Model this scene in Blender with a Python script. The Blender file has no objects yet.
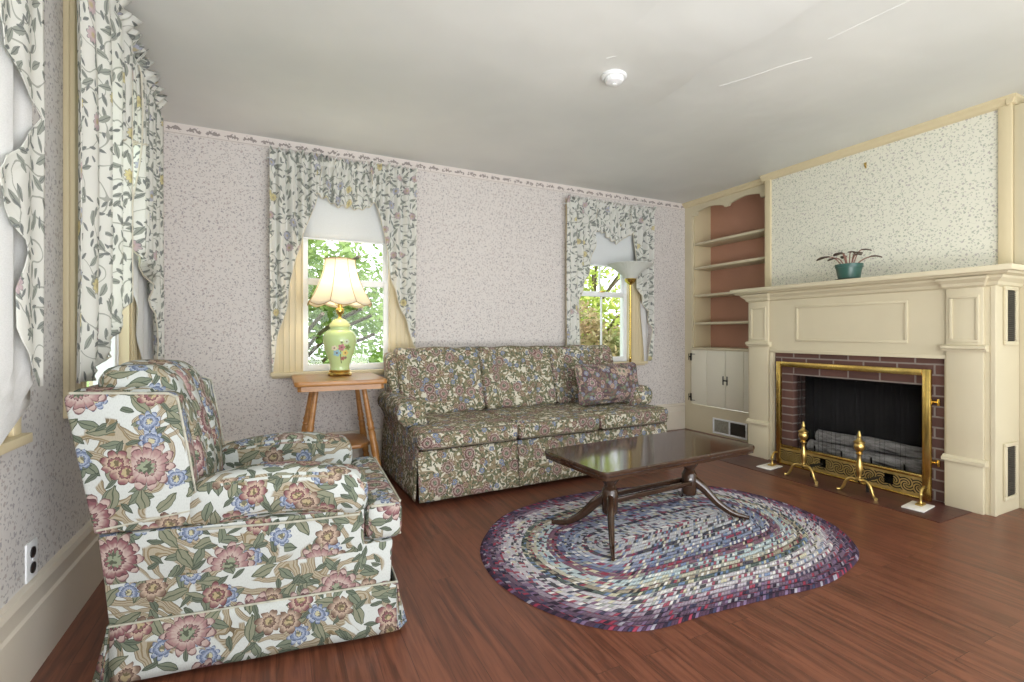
import bpy, bmesh, math, random
from mathutils import Vector, Matrix
random.seed(7)
PI = math.pi
S = bpy.context.scene
COL = S.collection

# ------------------------------------------------------------------ camera, sky, sun, lights, exposure
cd = bpy.data.cameras.new('camera'); cam = bpy.data.objects.new('camera', cd); COL.objects.link(cam)
cd.sensor_width = 36.0; cd.lens = 482.0 / 1024.0 * 36.0; cd.shift_y = -7.0 / 1024.0
cd.clip_start = 0.02
cam.location = (0, 0, 1.05); cam.rotation_euler = (PI / 2, 0, -math.radians(26.05))
S.camera = cam
S.view_settings.view_transform = 'Standard'; S.view_settings.look = 'None'
S.view_settings.gamma = 1.0; S.view_settings.use_curve_mapping = False
S.view_settings.exposure = 0.08
w = bpy.data.worlds.new('sky'); S.world = w; w.use_nodes = True
bg = w.node_tree.nodes['Background']; bg.inputs[0].default_value = (0.90, 0.95, 1.0, 1); bg.inputs[1].default_value = 2.7
sun = bpy.data.lights.new('sun', 'SUN'); sun.energy = 5.0; sun.angle = 0.02; sun.color = (1, .95, .86)
so = bpy.data.objects.new('sun', sun); COL.objects.link(so)
so.rotation_euler = Vector((-0.25, 0.6, -1.25)).to_track_quat('-Z', 'Y').to_euler()
def area(name, loc, target, sx, sy, power, color=(1, 1, 1)):
    l = bpy.data.lights.new(name, 'AREA'); l.shape = 'RECTANGLE'; l.size = sx; l.size_y = sy; l.energy = power; l.color = color
    o = bpy.data.objects.new(name, l); COL.objects.link(o); o.location = loc
    o.rotation_euler = (Vector(target) - Vector(loc)).to_track_quat('-Z', 'Y').to_euler()
    return o
# added fill light behind the camera; no window is built there
area('rear_fill_light', (1.6, -1.9, 1.5), (1.8, 3.0, 1.3), 3.2, 1.6, 42, (1, 1, 1))
# unseen fill aimed upward, added to brighten the ceiling; no lamp stands here
area('ceiling_fill_light', (.8, -.6, .5), (1.1, .1, 2.5), 2.0, 1.0, 84, (1, 1, 1))

# ------------------------------------------------------------------ node helpers
def lin(c):
    return tuple(((v / 255.0) / 12.92 if v <= 10 else ((v / 255.0 + .055) / 1.055) ** 2.4) for v in c) + (1.0,)
class NT:
    def __init__(s, name):
        s.m = bpy.data.materials.new(name); s.m.use_nodes = True; s.t = s.m.node_tree; s.n = s.t.nodes
        s.b = s.n['Principled BSDF']; s.out = s.n['Material Output']
    def put(s, sock, v):
        if isinstance(v, bpy.types.NodeSocket): s.t.links.new(v, sock)
        elif v is not None: sock.default_value = v
    def node(s, t, **k):
        n = s.n.new(t)
        for a, b in k.items(): setattr(n, a, b)
        return n
    def math(s, op, a, b=None, c=None, clamp=False):
        n = s.node('ShaderNodeMath', operation=op, use_clamp=clamp)
        s.put(n.inputs[0], a); s.put(n.inputs[1], b); s.put(n.inputs[2], c); return n.outputs[0]
    def vm(s, op, a, b=None, scale=None):
        n = s.node('ShaderNodeVectorMath', operation=op); s.put(n.inputs[0], a); s.put(n.inputs[1], b)
        if scale is not None: s.put(n.inputs['Scale'], scale)
        return n.outputs['Value'] if op in ('LENGTH', 'DOT_PRODUCT') else n.outputs[0]
    def mix(s, f, a, b):
        n = s.node('ShaderNodeMix', data_type='RGBA'); s.put(n.inputs[0], f); s.put(n.inputs[6], a); s.put(n.inputs[7], b); return n.outputs[2]
    def ramp(s, f, stops, interp='LINEAR'):
        n = s.node('ShaderNodeValToRGB'); r = n.color_ramp; r.interpolation = interp
        while len(r.elements) < len(stops): r.elements.new(.5)
        for e, (p, c) in zip(r.elements, stops): e.position = p; e.color = c
        s.put(n.inputs[0], f); return n.outputs[0]
    def sep(s, v):
        n = s.node('ShaderNodeSeparateXYZ'); s.put(n.inputs[0], v); return n.outputs
    def comb(s, x, y, z=0.0):
        n = s.node('ShaderNodeCombineXYZ'); s.put(n.inputs[0], x); s.put(n.inputs[1], y); s.put(n.inputs[2], z); return n.outputs[0]
    def noise(s, v, scale, detail=2.0, rough=.5, dist=0.0):
        n = s.node('ShaderNodeTexNoise'); s.put(n.inputs['Vector'], v); n.inputs['Scale'].default_value = scale
        n.inputs['Detail'].default_value = detail; n.inputs['Roughness'].default_value = rough; n.inputs['Distortion'].default_value = dist
        return n.outputs
    def step(s, a, lo, hi):
        n = s.node('ShaderNodeMapRange', interpolation_type='SMOOTHSTEP'); s.put(n.inputs[0], a)
        n.inputs[1].default_value = lo; n.inputs[2].default_value = hi; return n.outputs[0]
    def coord(s, k='Object'):
        return s.node('ShaderNodeTexCoord').outputs[k]
    def uv(s):
        return s.node('ShaderNodeUVMap', uv_map='UVMap').outputs[0]
    def warp(s, v, scale, amt):
        c = s.noise(v, scale, 1.0)[1]; d = s.vm('SUBTRACT', c, (.5, .5, .5)); return s.vm('ADD', v, s.vm('SCALE', d, scale=amt))
    def bump(s, h, strength=.3, dist=.002):
        n = s.node('ShaderNodeBump'); n.inputs['Strength'].default_value = strength; n.inputs['Distance'].default_value = dist
        s.put(n.inputs['Height'], h); s.put(s.b.inputs['Normal'], n.outputs[0]); return n.outputs[0]
    def fin(s, color=None, rough=.6, metal=0.0, spec=.5):
        s.put(s.b.inputs['Base Color'], color); s.put(s.b.inputs['Roughness'], rough); s.put(s.b.inputs['Metallic'], metal)
        s.put(s.b.inputs['Specular IOR Level'], spec); return s.m
    # ---- printed motifs, drawn in cells of a Voronoi lattice
    def cell(s, v, scale, rnd=.75, off=(0, 0, 0)):
        v = s.vm('ADD', v, off)
        n = s.node('ShaderNodeTexVoronoi', voronoi_dimensions='2D', feature='F1'); s.put(n.inputs['Vector'], v)
        n.inputs['Scale'].default_value = scale; n.inputs['Randomness'].default_value = rnd
        d = s.vm('SCALE', s.vm('SUBTRACT', v, n.outputs['Position']), scale=scale)
        c = s.node('ShaderNodeSeparateColor'); s.put(c.inputs[0], n.outputs['Color'])
        r = s.node('ShaderNodeVectorRotate', rotation_type='Z_AXIS'); s.put(r.inputs['Vector'], d)
        s.put(r.inputs['Angle'], s.math('MULTIPLY', c.outputs[0], 6.283))
        x, y, _ = s.sep(r.outputs[0])
        return x, y, c.outputs
    def flower(s, v, scale, R, petals, rnd=.75, off=(0, 0, 0), thr=0.0):
        x, y, c = s.cell(v, scale, rnd, off)
        r = s.math('SQRT', s.math('ADD', s.math('MULTIPLY', x, x), s.math('MULTIPLY', y, y)))
        th = s.math('ARCTAN2', y, x)
        cs = s.math('ABSOLUTE', s.math('COSINE', s.math('MULTIPLY', th, petals / 2.0)))
        rp = s.math('MULTIPLY_ADD', s.math('POWER', cs, .6), .42 * R, .6 * R)
        t = s.math('DIVIDE', r, rp)
        m = s.math('MULTIPLY', s.math('LESS_THAN', t, 1.0), s.math('GREATER_THAN', c[2], thr))
        return t, m, c, th
    def leaf(s, v, scale, a, b, rnd=.9, off=(0, 0, 0), thr=0.0):
        x, y, c = s.cell(v, scale, rnd, off)
        q = s.math('DIVIDE', x, a); lim = s.math('MULTIPLY', s.math('SUBTRACT', 1.0, s.math('MULTIPLY', q, q)), b)
        ay = s.math('ABSOLUTE', y); e = s.math('SUBTRACT', lim, ay)
        m = s.math('MULTIPLY', s.math('GREATER_THAN', e, 0.0), s.math('GREATER_THAN', c[2], thr))
        return e, m, c, ay

MATS = {}
def plain(name, rgb, rough=.6, metal=0.0, spec=.5, var=.06, scale=6.0):
    t = NT(name); c = lin(rgb); n = t.noise(t.coord(), scale, 3.0)[0]
    lo = tuple(v * (1 - var) for v in c[:3]) + (1,); hi = tuple(min(1, v * (1 + var)) for v in c[:3]) + (1,)
    return t.fin(t.ramp(n, [(.3, lo), (.7, hi)]), rough, metal, spec)
def M(k): return MATS[k]
MATS['cream'] = plain('cream_paint', (208, 198, 170), .45, var=.03, scale=3)
MATS['cream_dark'] = plain('cream_trim_paint', (216, 202, 167), .45, var=.03, scale=3)
MATS['base_paint'] = plain('baseboard_paint', (216, 207, 192), .4, var=.03, scale=3)
MATS['white'] = plain('white_paint', (236, 238, 240), .4, var=.02)
MATS['door_white'] = plain('offwhite_door_paint', (228, 224, 206), .45, var=.03, scale=3)
MATS['terracotta'] = plain('terracotta_paint', (186, 140, 118), .6, var=.05, scale=3)
MATS['black_iron'] = plain('black_iron', (24, 22, 20), .5, .3)
MATS['brass'] = plain('brass', (222, 192, 112), .24, 1.0, var=.14, scale=14)
MATS['old_brass'] = plain('antique_brass', (204, 176, 108), .3, 1.0, var=.2, scale=20)
MATS['marble'] = plain('white_marble', (235, 232, 225), .3, var=.05, scale=30)
MATS['soot'] = plain('soot_black', (20, 19, 19), .9, var=.3, scale=10)
MATS['dark_grid'] = plain('dark_vent_mesh', (70, 66, 58), .6, var=.2, scale=60)
MATS['grey_grid'] = plain('grey_vent_mesh', (160, 156, 142), .6, var=.2, scale=60)
MATS['pot'] = plain('green_plastic', (52, 92, 84), .3, var=.08)
MATS['saucer'] = plain('dark_saucer', (62, 58, 46), .5)
MATS['soil'] = plain('soil', (50, 38, 30), .95, var=.4, scale=60)
MATS['leafpurple'] = plain('dull_purple_leaf', (86, 72, 62), .5, var=.3, scale=30)
MATS['stem'] = plain('pinkish_stem', (150, 110, 96), .5)
MATS['black_plastic'] = plain('black_plastic', (28, 28, 28), .4)
MATS['piping'] = plain('piping_cord', (170, 168, 154), .8, var=.2, scale=40)
MATS['sofa_piping'] = plain('sofa_welt', (112, 104, 88), .85, var=.3, scale=40)
MATS['lampgreen_plain'] = plain('lamp_lid_green', (208, 214, 150), .15, var=.03)
MATS['grass'] = plain('grass', (110, 140, 66), .9, var=.35, scale=3)
MATS['bark'] = plain('bark', (96, 84, 68), .9, var=.25, scale=12)

def leafmat(name, a, b):
    t = NT(name); n = t.noise(t.coord(), 2.2, 4.0)[0]
    c = t.ramp(n, [(.3, lin(a)), (.7, lin(b))]); t.fin(c, .55)
    tr = t.node('ShaderNodeBsdfTranslucent'); t.put(tr.inputs[0], c); mx = t.node('ShaderNodeMixShader'); mx.inputs[0].default_value = .35
    t.t.links.new(t.b.outputs[0], mx.inputs[1]); t.t.links.new(tr.outputs[0], mx.inputs[2]); t.t.links.new(mx.outputs[0], t.out.inputs[0])
    return t.m
MATS['leaf_mid'] = leafmat('bush_leaf', (92, 122, 58), (150, 176, 92))
MATS['leaf_yellow'] = leafmat('yellow_green_leaf', (150, 170, 70), (206, 214, 120))
MATS['leaf_red'] = leafmat('mixed_rosy_leaf', (104, 128, 66), (176, 150, 116))

def translucent(t, color, amt):
    tr = t.node('ShaderNodeBsdfTranslucent'); t.put(tr.inputs[0], color); mx = t.node('ShaderNodeMixShader'); mx.inputs[0].default_value = amt
    t.t.links.new(t.b.outputs[0], mx.inputs[1]); t.t.links.new(tr.outputs[0], mx.inputs[2]); t.t.links.new(mx.outputs[0], t.out.inputs[0])

def wallpaper(name, base, sprigA, sprigB, axes, dense=1.0):
    t = NT(name); o = t.sep(t.coord()); v = t.comb(o[axes[0]], o[axes[1]])
    v2 = t.warp(v, 30, .006)
    col = lin(base)
    big = t.noise(v, 1.2, 2.0)[0]
    col = t.mix(t.math('MULTIPLY', big, .08), col, lin(tuple(int(x * .9) for x in base)))
    n = t.noise(v2, 26, 0.0)[0]
    vine = t.math('LESS_THAN', t.math('ABSOLUTE', t.math('SUBTRACT', n, .5)), .013)
    gate = t.math('GREATER_THAN', t.noise(v, 34, 0.0)[0], .52)
    col = t.mix(t.math('MULTIPLY', t.math('MULTIPLY', vine, gate), .3), col, lin(sprigA))
    for sc, a, b, off, c, thr in ((44, .30, .13, (.3, .1, 0), sprigA, .45), (50, .30, .13, (1.7, .9, 0), sprigA, .5), (40, .26, .13, (3.1, 2.2, 0), sprigB, .55)):
        e, m, cc, ay = t.leaf(v2, sc * dense, a, b, .95, off, thr); col = t.mix(t.math('MULTIPLY', m, .6), col, lin(c))
    tt, m, cc, th = t.flower(v2, 24 * dense, .17, 5, .9, (.7, .4, 0), .55)
    col = t.mix(t.math('MULTIPLY', m, .7), col, t.mix(t.math('GREATER_THAN', cc[1], .5), lin(sprigB), lin(sprigA)))
    return t.fin(col, .7, spec=.25)
MATS['paper_back'] = wallpaper('sprigged_wallpaper', (215, 209, 205), (146, 140, 144), (172, 156, 154), (0, 2))
MATS['paper_left'] = wallpaper('sprigged_wallpaper_side', (213, 209, 206), (150, 146, 150), (170, 158, 154), (1, 2))
MATS['paper_chimney'] = wallpaper('green_sprig_wallpaper', (230, 229, 215), (158, 166, 150), (172, 164, 164), (1, 2))

def border_mat():
    t = NT('wallpaper_border_print'); o = t.sep(t.coord()); x, z = o[0], o[2]
    u = t.math('DIVIDE', x, .115); f = t.math('SUBTRACT', t.math('FRACT', u), .5)
    swag = t.math('MULTIPLY_ADD', t.math('COSINE', t.math('MULTIPLY', f, 9.0)), .004, 2.463)
    d = t.math('ABSOLUTE', t.math('SUBTRACT', z, swag))
    wid = t.math('MULTIPLY', t.step(t.math('ABSOLUTE', f), .42, .28), t.math('MULTIPLY_ADD', t.noise(t.coord(), 70, 0.0)[0], .05, -.015))
    m = t.math('LESS_THAN', d, wid)
    col = t.mix(t.math('MULTIPLY', m, .75), lin((219, 211, 206)), lin((120, 110, 108)))
    line = t.math('LESS_THAN', t.math('ABSOLUTE', t.math('SUBTRACT', z, 2.432)), .0025)
    col = t.mix(t.math('MULTIPLY', line, .5), col, lin((150, 138, 134)))
    return t.fin(col, .7, spec=.25)
MATS['border'] = border_mat()

def ceiling_mat():
    t = NT('ceiling_plaster'); n = t.noise(t.coord(), 1.3, 3.0)[0]
    c = t.ramp(n, [(.3, lin((214, 216, 214))), (.7, lin((226, 227, 224)))])
    h = t.noise(t.coord(), 2.6, 2.0)[0]; t.bump(h, .35, .03)
    return t.fin(c, .5, spec=.3)
MATS['ceiling'] = ceiling_mat()

def floor_mat():
    t = NT('reddish_plank_floor'); o = t.sep(t.coord()); v = t.comb(o[1], o[0])
    b = t.node('ShaderNodeTexBrick'); b.offset = .37; b.offset_frequency = 2
    t.put(b.inputs['Vector'], v); b.inputs['Scale'].default_value = 1.0
    b.inputs['Brick Width'].default_value = 1.22; b.inputs['Row Height'].default_value = .098
    b.inputs['Mortar Size'].default_value = .0012; b.inputs['Mortar Smooth'].default_value = .1
    b.inputs['Color1'].default_value = (0, 0, 0, 1); b.inputs['Color2'].default_value = (1, 1, 1, 1); b.inputs['Mortar'].default_value = (.5, .5, .5, 1)
    rnd = b.outputs['Color']
    off = t.vm('ADD', t.comb(t.math('MULTIPLY', o[0], 34.0), t.math('MULTIPLY', o[1], 2.2)), t.vm('SCALE', rnd, scale=17.0))
    g = t.noise(off, 1.0, 4.0, .6, .8)[0]
    g2 = t.noise(t.vm('MULTIPLY', off, (4.0, 2.5, 1.0)), 1.0, 2.0)[0]
    c = t.ramp(g, [(.25, lin((66, 38, 28))), (.43, lin((102, 60, 44))), (.6, lin((128, 78, 58))), (.78, lin((86, 50, 37)))])
    c = t.mix(t.math('MULTIPLY', rnd, .35), c, lin((92, 55, 41)))
    c = t.mix(t.math('MULTIPLY', t.step(g2, .58, .75), .5), c, lin((58, 32, 23)))
    c = t.mix(t.math('MULTIPLY', b.outputs['Fac'], .55), c, lin((52, 30, 22)))
    h = t.math('MULTIPLY_ADD', b.outputs['Fac'], -1.0, t.math('MULTIPLY', g, .25)); t.bump(h, .25, .002)
    return t.fin(c, t.math('MULTIPLY_ADD', g, .15, .27), spec=.45)
MATS['floor'] = floor_mat()

def brick_mat(name, a, b_, mort, bw, rh, ms, axes, rough=.75):
    t = NT(name); o = t.sep(t.coord()); v = t.comb(o[axes[0]], o[axes[1]])
    b = t.node('ShaderNodeTexBrick'); t.put(b.inputs['Vector'], t.warp(v, 9, .004)); b.inputs['Scale'].default_value = 1.0
    b.inputs['Brick Width'].default_value = bw; b.inputs['Row Height'].default_value = rh; b.inputs['Mortar Size'].default_value = ms; b.inputs['Mortar Smooth'].default_value = .2
    b.inputs['Color1'].default_value = lin(a); b.inputs['Color2'].default_value = lin(b_); b.inputs['Mortar'].default_value = lin(mort)
    n = t.noise(t.coord(), 30, 3.0)[0]
    c = t.mix(t.math('MULTIPLY', n, .4), b.outputs['Color'], lin(tuple(int(x * .7) for x in a)))
    t.bump(t.math('MULTIPLY', b.outputs['Fac'], -1.0), .6, .006)
    return t.fin(c, rough)
MATS['brick'] = brick_mat('purple_brown_brick', (110, 76, 66), (88, 62, 56), (150, 140, 132), .205, .066, .006, (1, 2))
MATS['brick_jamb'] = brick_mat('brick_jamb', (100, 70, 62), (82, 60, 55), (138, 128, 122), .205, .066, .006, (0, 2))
MATS['hearth'] = brick_mat('dark_red_hearth_tile', (92, 52, 46), (76, 44, 40), (66, 44, 40), .205, .10, .004, (1, 0), .4)

def floral(name, S_, dark=0.0, base=(214, 213, 202), tan=(186, 174, 142), reds=((150, 92, 98), (184, 134, 134), (140, 108, 92)), blues=(116, 132, 168), density=1.0, leafd=0.0, tint=(1, 1, 1), layers=3):
    t = NT(name); uv = t.uv(); v = t.warp(t.warp(uv, 7 * S_, .035 / S_), 22 * S_, .018 / S_); v2 = t.warp(uv, 24 * S_, .018 / S_)
    k = lambda c: lin(tuple(int(x * (1 - dark)) for x in c))
    col = lin(base); fine = t.noise(uv, 55 * S_, 1.0)[0]; jit = t.math('MULTIPLY_ADD', fine, .5, -.25)
    # tan scrollwork with brown outlines
    for off, gs in (((0, 0, 0), .45), ((4.3, 2.1, 0), .49), ((7.7, 5.9, 0), .50))[:layers]:
        n = t.noise(t.vm('ADD', v, off), 4.6 * S_, 0.0)[0]; s_ = t.math('SINE', t.math('MULTIPLY', n, 52.0))
        gate = t.step(t.noise(t.vm('ADD', uv, off), 6.0 * S_, 0.0)[0], gs, gs + .03)
        sc = t.mix(t.math('GREATER_THAN', t.math('SINE', t.math('MULTIPLY', n, 360.0)), .5), k(tan), k((150, 134, 104)))
        sc = t.mix(t.math('LESS_THAN', s_, .30), sc, k((122, 108, 84)))
        col = t.mix(t.math('MULTIPLY', t.math('GREATER_THAN', s_, .12), gate), col, sc)
    for scale, a, b, off, thr, c0, c1 in ((13, .50, .2, (.2, .5, 0), .42, (132, 144, 122), (84, 98, 82)), (10.5, .52, .2, (2.3, 1.1, 0), .5, (150, 156, 130), (92, 104, 84)), (18, .5, .17, (5.1, 3.3, 0), .5, (112, 124, 106), (74, 88, 74))):
        e, m, c, ay = t.leaf(v2, scale * S_, a, b, .95, off, thr - leafd)
        c0 = tuple(x * y for x, y in zip(c0, tint)); c1 = tuple(x * y for x, y in zip(c1, tint)); lc = t.mix(t.math('LESS_THAN', t.math('ADD', e, t.math('MULTIPLY', jit, .1)), .03), k(c0), k(c1)); lc = t.mix(t.math('LESS_THAN', ay, .018), lc, k(c1))
        col = t.mix(m, col, lc)
    def bloom(vv, scale, R, pet, off, thr, rings, pal_fn, centre, edge, hi):
        nonlocal col
        tt, m, c, th = t.flower(vv, scale * S_, R, pet, .9, off, thr)
        ts = t.math('ADD', tt, t.math('MULTIPLY', jit, .55)); pal = pal_fn(c)
        inner = t.math('FRACT', t.math('MULTIPLY_ADD', ts, rings, t.math('MULTIPLY', t.math('COSINE', t.math('MULTIPLY', th, float(pet))), .22)))
        fl = t.mix(t.step(inner, .0, .8), k(hi), pal); fl = t.mix(t.math('MULTIPLY', t.math('GREATER_THAN', inner, .86), .8), fl, k(edge))
        ctr = t.mix(t.math('GREATER_THAN', fine, .5), k(centre), k(tuple(int(x * .62) for x in centre)))
        fl = t.mix(t.math('LESS_THAN', ts, .3), fl, ctr); fl = t.mix(t.math('MULTIPLY', t.math('GREATER_THAN', tt, .93), .75), fl, k(edge))
        col = t.mix(t.math('MULTIPLY', m, t.math('LESS_THAN', ts, 1.0)), col, fl)
    bloom(v2, 10.5, .40, 9, (3.7, .3, 0), 1 - .36 * density, 2.6, lambda c: k(blues), (206, 200, 166), (80, 92, 126), (186, 196, 214))
    bloom(v2, 8.4, .40, 7, (1.1, 4.7, 0), 1 - .36 * density, 1.9, lambda c: t.mix(t.math('GREATER_THAN', c[1], .45), k(reds[0]), k(reds[2])), (196, 180, 140), (100, 72, 66), (206, 184, 164))
    bloom(v, 4.3, .36, 11, (.4, .8, 0), 1 - .62 * density, 2.4, lambda c: t.mix(t.math('GREATER_THAN', c[1], .72), t.mix(t.math('GREATER_THAN', c[1], .4), k(reds[1]), k(reds[0])), k(reds[2])), (158, 168, 142), (104, 74, 78), (208, 188, 178))
    g = t.noise(t.vm('MULTIPLY', uv, (1.0, .35, 1.0)), 420, 1.0)[0]
    col = t.mix(t.math('MULTIPLY', t.step(g, .45, .7), .12), col, lin((80, 76, 70)))
    t.bump(g, .25, .001)
    return t.fin(col, .85, spec=.2)
MATS['chair_fabric'] = floral('floral_tapestry', 1.15, .14, (188, 192, 189), (184, 175, 154), ((142, 96, 102), (172, 134, 134), (136, 114, 100)), (114, 128, 158), .8, .10, tint=(.98, .96, .98), layers=2)
MATS['sofa_fabric'] = floral('floral_tapestry_fine', 1.95, .14, (204, 199, 182), (172, 158, 130), ((124, 86, 80), (150, 112, 104), (124, 98, 80)), (98, 112, 146), .68, .16, tint=(1.0, .94, .88))
MATS['pillow_fabric'] = floral('dark_mauve_floral', 1.9, .12, (92, 74, 80), (126, 102, 104), ((128, 92, 108), (206, 186, 156), (170, 136, 134)), (112, 94, 112), 1.15, -.2)

def curtain_mat():
    t = NT('floral_curtain_print'); uv = t.uv(); v = t.warp(uv, 12, .02); v2 = t.warp(uv, 40, .006)
    col = lin((242, 242, 237))
    n = t.noise(v, 8.0, 0.0)[0]
    vine = t.math('LESS_THAN', t.math('ABSOLUTE', t.math('SUBTRACT', n, .5)), .010)
    col = t.mix(t.math('MULTIPLY', vine, .75), col, lin((172, 174, 166)))
    for scale, a, b, off, thr, c0, c1 in ((19, .48, .16, (.2, .5, 0), .5, (170, 174, 168), (134, 138, 136)), (15, .5, .17, (2.3, 1.1, 0), .58, (180, 184, 176), (142, 146, 142)), (25, .46, .15, (5.1, 3.3, 0), .62, (156, 160, 158), (128, 132, 132))):
        e, m, c, ay = t.leaf(v2, scale, a, b, .95, off, thr)
        lc = t.mix(t.math('LESS_THAN', ay, .022), lin(c0), lin(c1)); col = t.mix(m, col, lc)
    tt, m, c, th = t.flower(v, 9.5, .30, 9, .9, (1.1, 4.7, 0), .72)
    pal = t.ramp(c[1], [(0, lin((232, 222, 170))), (.35, lin((196, 198, 214))), (.65, lin((214, 194, 198)))], 'CONSTANT')
    fl = t.mix(t.step(tt, .15, .5), lin((204, 190, 150)), pal); fl = t.mix(t.math('GREATER_THAN', tt, .9), fl, lin((150, 146, 150)))
    col = t.mix(t.math('MULTIPLY', m, .9), col, fl)
    t.fin(col, .9, spec=.1); translucent(t, col, .4); return t.m
MATS['curtain'] = curtain_mat()
def cloth(name, rgb, amt):
    t = NT(name); n = t.noise(t.coord(), 300, 1.0)[0]; c = t.ramp(n, [(.3, lin(tuple(int(x * .97) for x in rgb))), (.7, lin(rgb))]); t.fin(c, .9, spec=.1); translucent(t, c, amt); return t.m
MATS['lining'] = cloth('white_lining', (244, 244, 244), .4)
MATS['edging'] = cloth('pale_edging', (222, 216, 200), .2)
MATS['shade_cloth'] = cloth('roller_shade_cloth', (222, 225, 226), .12)
MATS['lampshade'] = cloth('ivory_lampshade', (250, 242, 226), .5)
MATS['frosted'] = cloth('frosted_glass', (236, 238, 234), .3)

def glass_mat():
    t = NT('window_glass'); tr = t.node('ShaderNodeBsdfTransparent'); gl = t.node('ShaderNodeBsdfGlossy'); gl.inputs['Roughness'].default_value = .02
    fr = t.node('ShaderNodeFresnel'); fr.inputs[0].default_value = 1.45; mx = t.node('ShaderNodeMixShader')
    t.t.links.new(t.math('MINIMUM', fr.outputs[0], .22), mx.inputs[0]); t.t.links.new(tr.outputs[0], mx.inputs[1]); t.t.links.new(gl.outputs[0], mx.inputs[2]); t.t.links.new(mx.outputs[0], t.out.inputs[0])
    return t.m
MATS['glass'] = glass_mat()
def mesh_screen():
    t = NT('black_wire_mesh'); t.fin(lin((16, 16, 17)), .6); tr = t.node('ShaderNodeBsdfTransparent'); mx = t.node('ShaderNodeMixShader'); mx.inputs[0].default_value = .8
    t.t.links.new(tr.outputs[0], mx.inputs[2]); t.t.links.new(t.b.outputs[0], mx.inputs[1]); t.t.links.new(mx.outputs[0], t.out.inputs[0]); return t.m
MATS['mesh'] = mesh_screen()
def fret_mat():
    t = NT('pierced_brass'); o = t.sep(t.coord()); v = t.comb(o[1], o[2]); y, z = o[1], o[2]
    f = t.math('FRACT', t.math('DIVIDE', y, .07)); fy = t.math('SUBTRACT', f, .5); fz = t.math('DIVIDE', t.math('SUBTRACT', z, .076), .07)
    r = t.math('SQRT', t.math('ADD', t.math('MULTIPLY', fy, fy), t.math('MULTIPLY', fz, fz))); th = t.math('ARCTAN2', fz, fy)
    s_ = t.math('SINE', t.math('ADD', t.math('MULTIPLY', r, 26.0), t.math('MULTIPLY', th, 4.0)))
    band = t.math('LESS_THAN', t.math('ABSOLUTE', fz), .62)
    m = t.math('MULTIPLY', t.math('GREATER_THAN', s_, .15), band)
    n = t.noise(t.coord(), 18, 3.0)[0]; br = t.ramp(n, [(.3, lin((186, 160, 92))), (.7, lin((224, 198, 126)))])
    col = t.mix(m, br, lin((18, 12, 8)))
    return t.fin(col, t.math('MULTIPLY_ADD', m, .3, .42), t.math('MULTIPLY_ADD', m, -.8, .8))
MATS['fret'] = fret_mat()
def log_mat():
    t = NT('ashy_log_bark'); o = t.coord(); v = t.vm('MULTIPLY', o, (40.0, 9.0, 40.0)); n = t.noise(v, 1.0, 5.0, .65)[0]
    c = t.ramp(n, [(.3, lin((96, 92, 90))), (.5, lin((190, 187, 184))), (.7, lin((232, 230, 228)))]); t.bump(n, .8, .01); return t.fin(c, .95)
MATS['log'] = log_mat()
def wood(name, a, b, rough, sx=(3, 40, 40), spec=.5):
    t = NT(name); v = t.vm('MULTIPLY', t.coord(), tuple(float(x) for x in sx)); n = t.noise(v, 1.0, 4.0, .6, .6)[0]
    c = t.ramp(n, [(.25, lin(a)), (.75, lin(b))]); return t.fin(c, rough, spec=spec)
MATS['honey'] = wood('honey_maple', (146, 98, 50), (188, 134, 76), .3, (4, 30, 30))
MATS['mahogany'] = wood('dark_mahogany', (46, 32, 24), (72, 50, 36), .08, (3, 26, 26), .6)
def jar_mat():
    t = NT('painted_green_porcelain'); o = t.coord(); x, y, z = t.sep(o)
    col = lin((192, 212, 150)); v = t.comb(x, z)
    stem = t.math('MULTIPLY', t.math('LESS_THAN', t.math('ABSOLUTE', t.math('SUBTRACT', x, t.math('MULTIPLY', t.math('SINE', t.math('MULTIPLY', z, 30.0)), .006))), .003), t.math('MULTIPLY', t.math('GREATER_THAN', z, .09), t.math('LESS_THAN', z, .2)))
    front = t.math('LESS_THAN', y, 0.0)
    col = t.mix(t.math('MULTIPLY', stem, front), col, lin((110, 120, 84)))
    for cx, cz, R, c0 in ((.0, .205, .026, (186, 130, 134)), (.042, .205, .02, (126, 150, 84)), (-.03, .165, .026, (150, 190, 206)), (.026, .165, .022, (222, 200, 120)), (-.048, .2, .02, (226, 214, 190)), (.01, .125, .016, (170, 110, 100)), (.034, .245, .02, (206, 216, 190)), (.0, .24, .01, (120, 140, 90)), (.028, .13, .012, (150, 126, 110))):
        dx = t.math('SUBTRACT', x, cx); dz = t.math('SUBTRACT', z, cz)
        r = t.math('SQRT', t.math('ADD', t.math('MULTIPLY', dx, dx), t.math('MULTIPLY', dz, dz))); th = t.math('ARCTAN2', dz, dx)
        rp = t.math('MULTIPLY_ADD', t.math('ABSOLUTE', t.math('COSINE', t.math('MULTIPLY', th, 2.5))), .35 * R, .65 * R)
        m = t.math('MULTIPLY', t.math('LESS_THAN', r, rp), front)
        fc = t.mix(t.math('LESS_THAN', r, .25 * R), lin(c0), lin((120, 100, 84)))
        col = t.mix(m, col, fc)
    return t.fin(col, .12)
MATS['jar'] = jar_mat()

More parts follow.
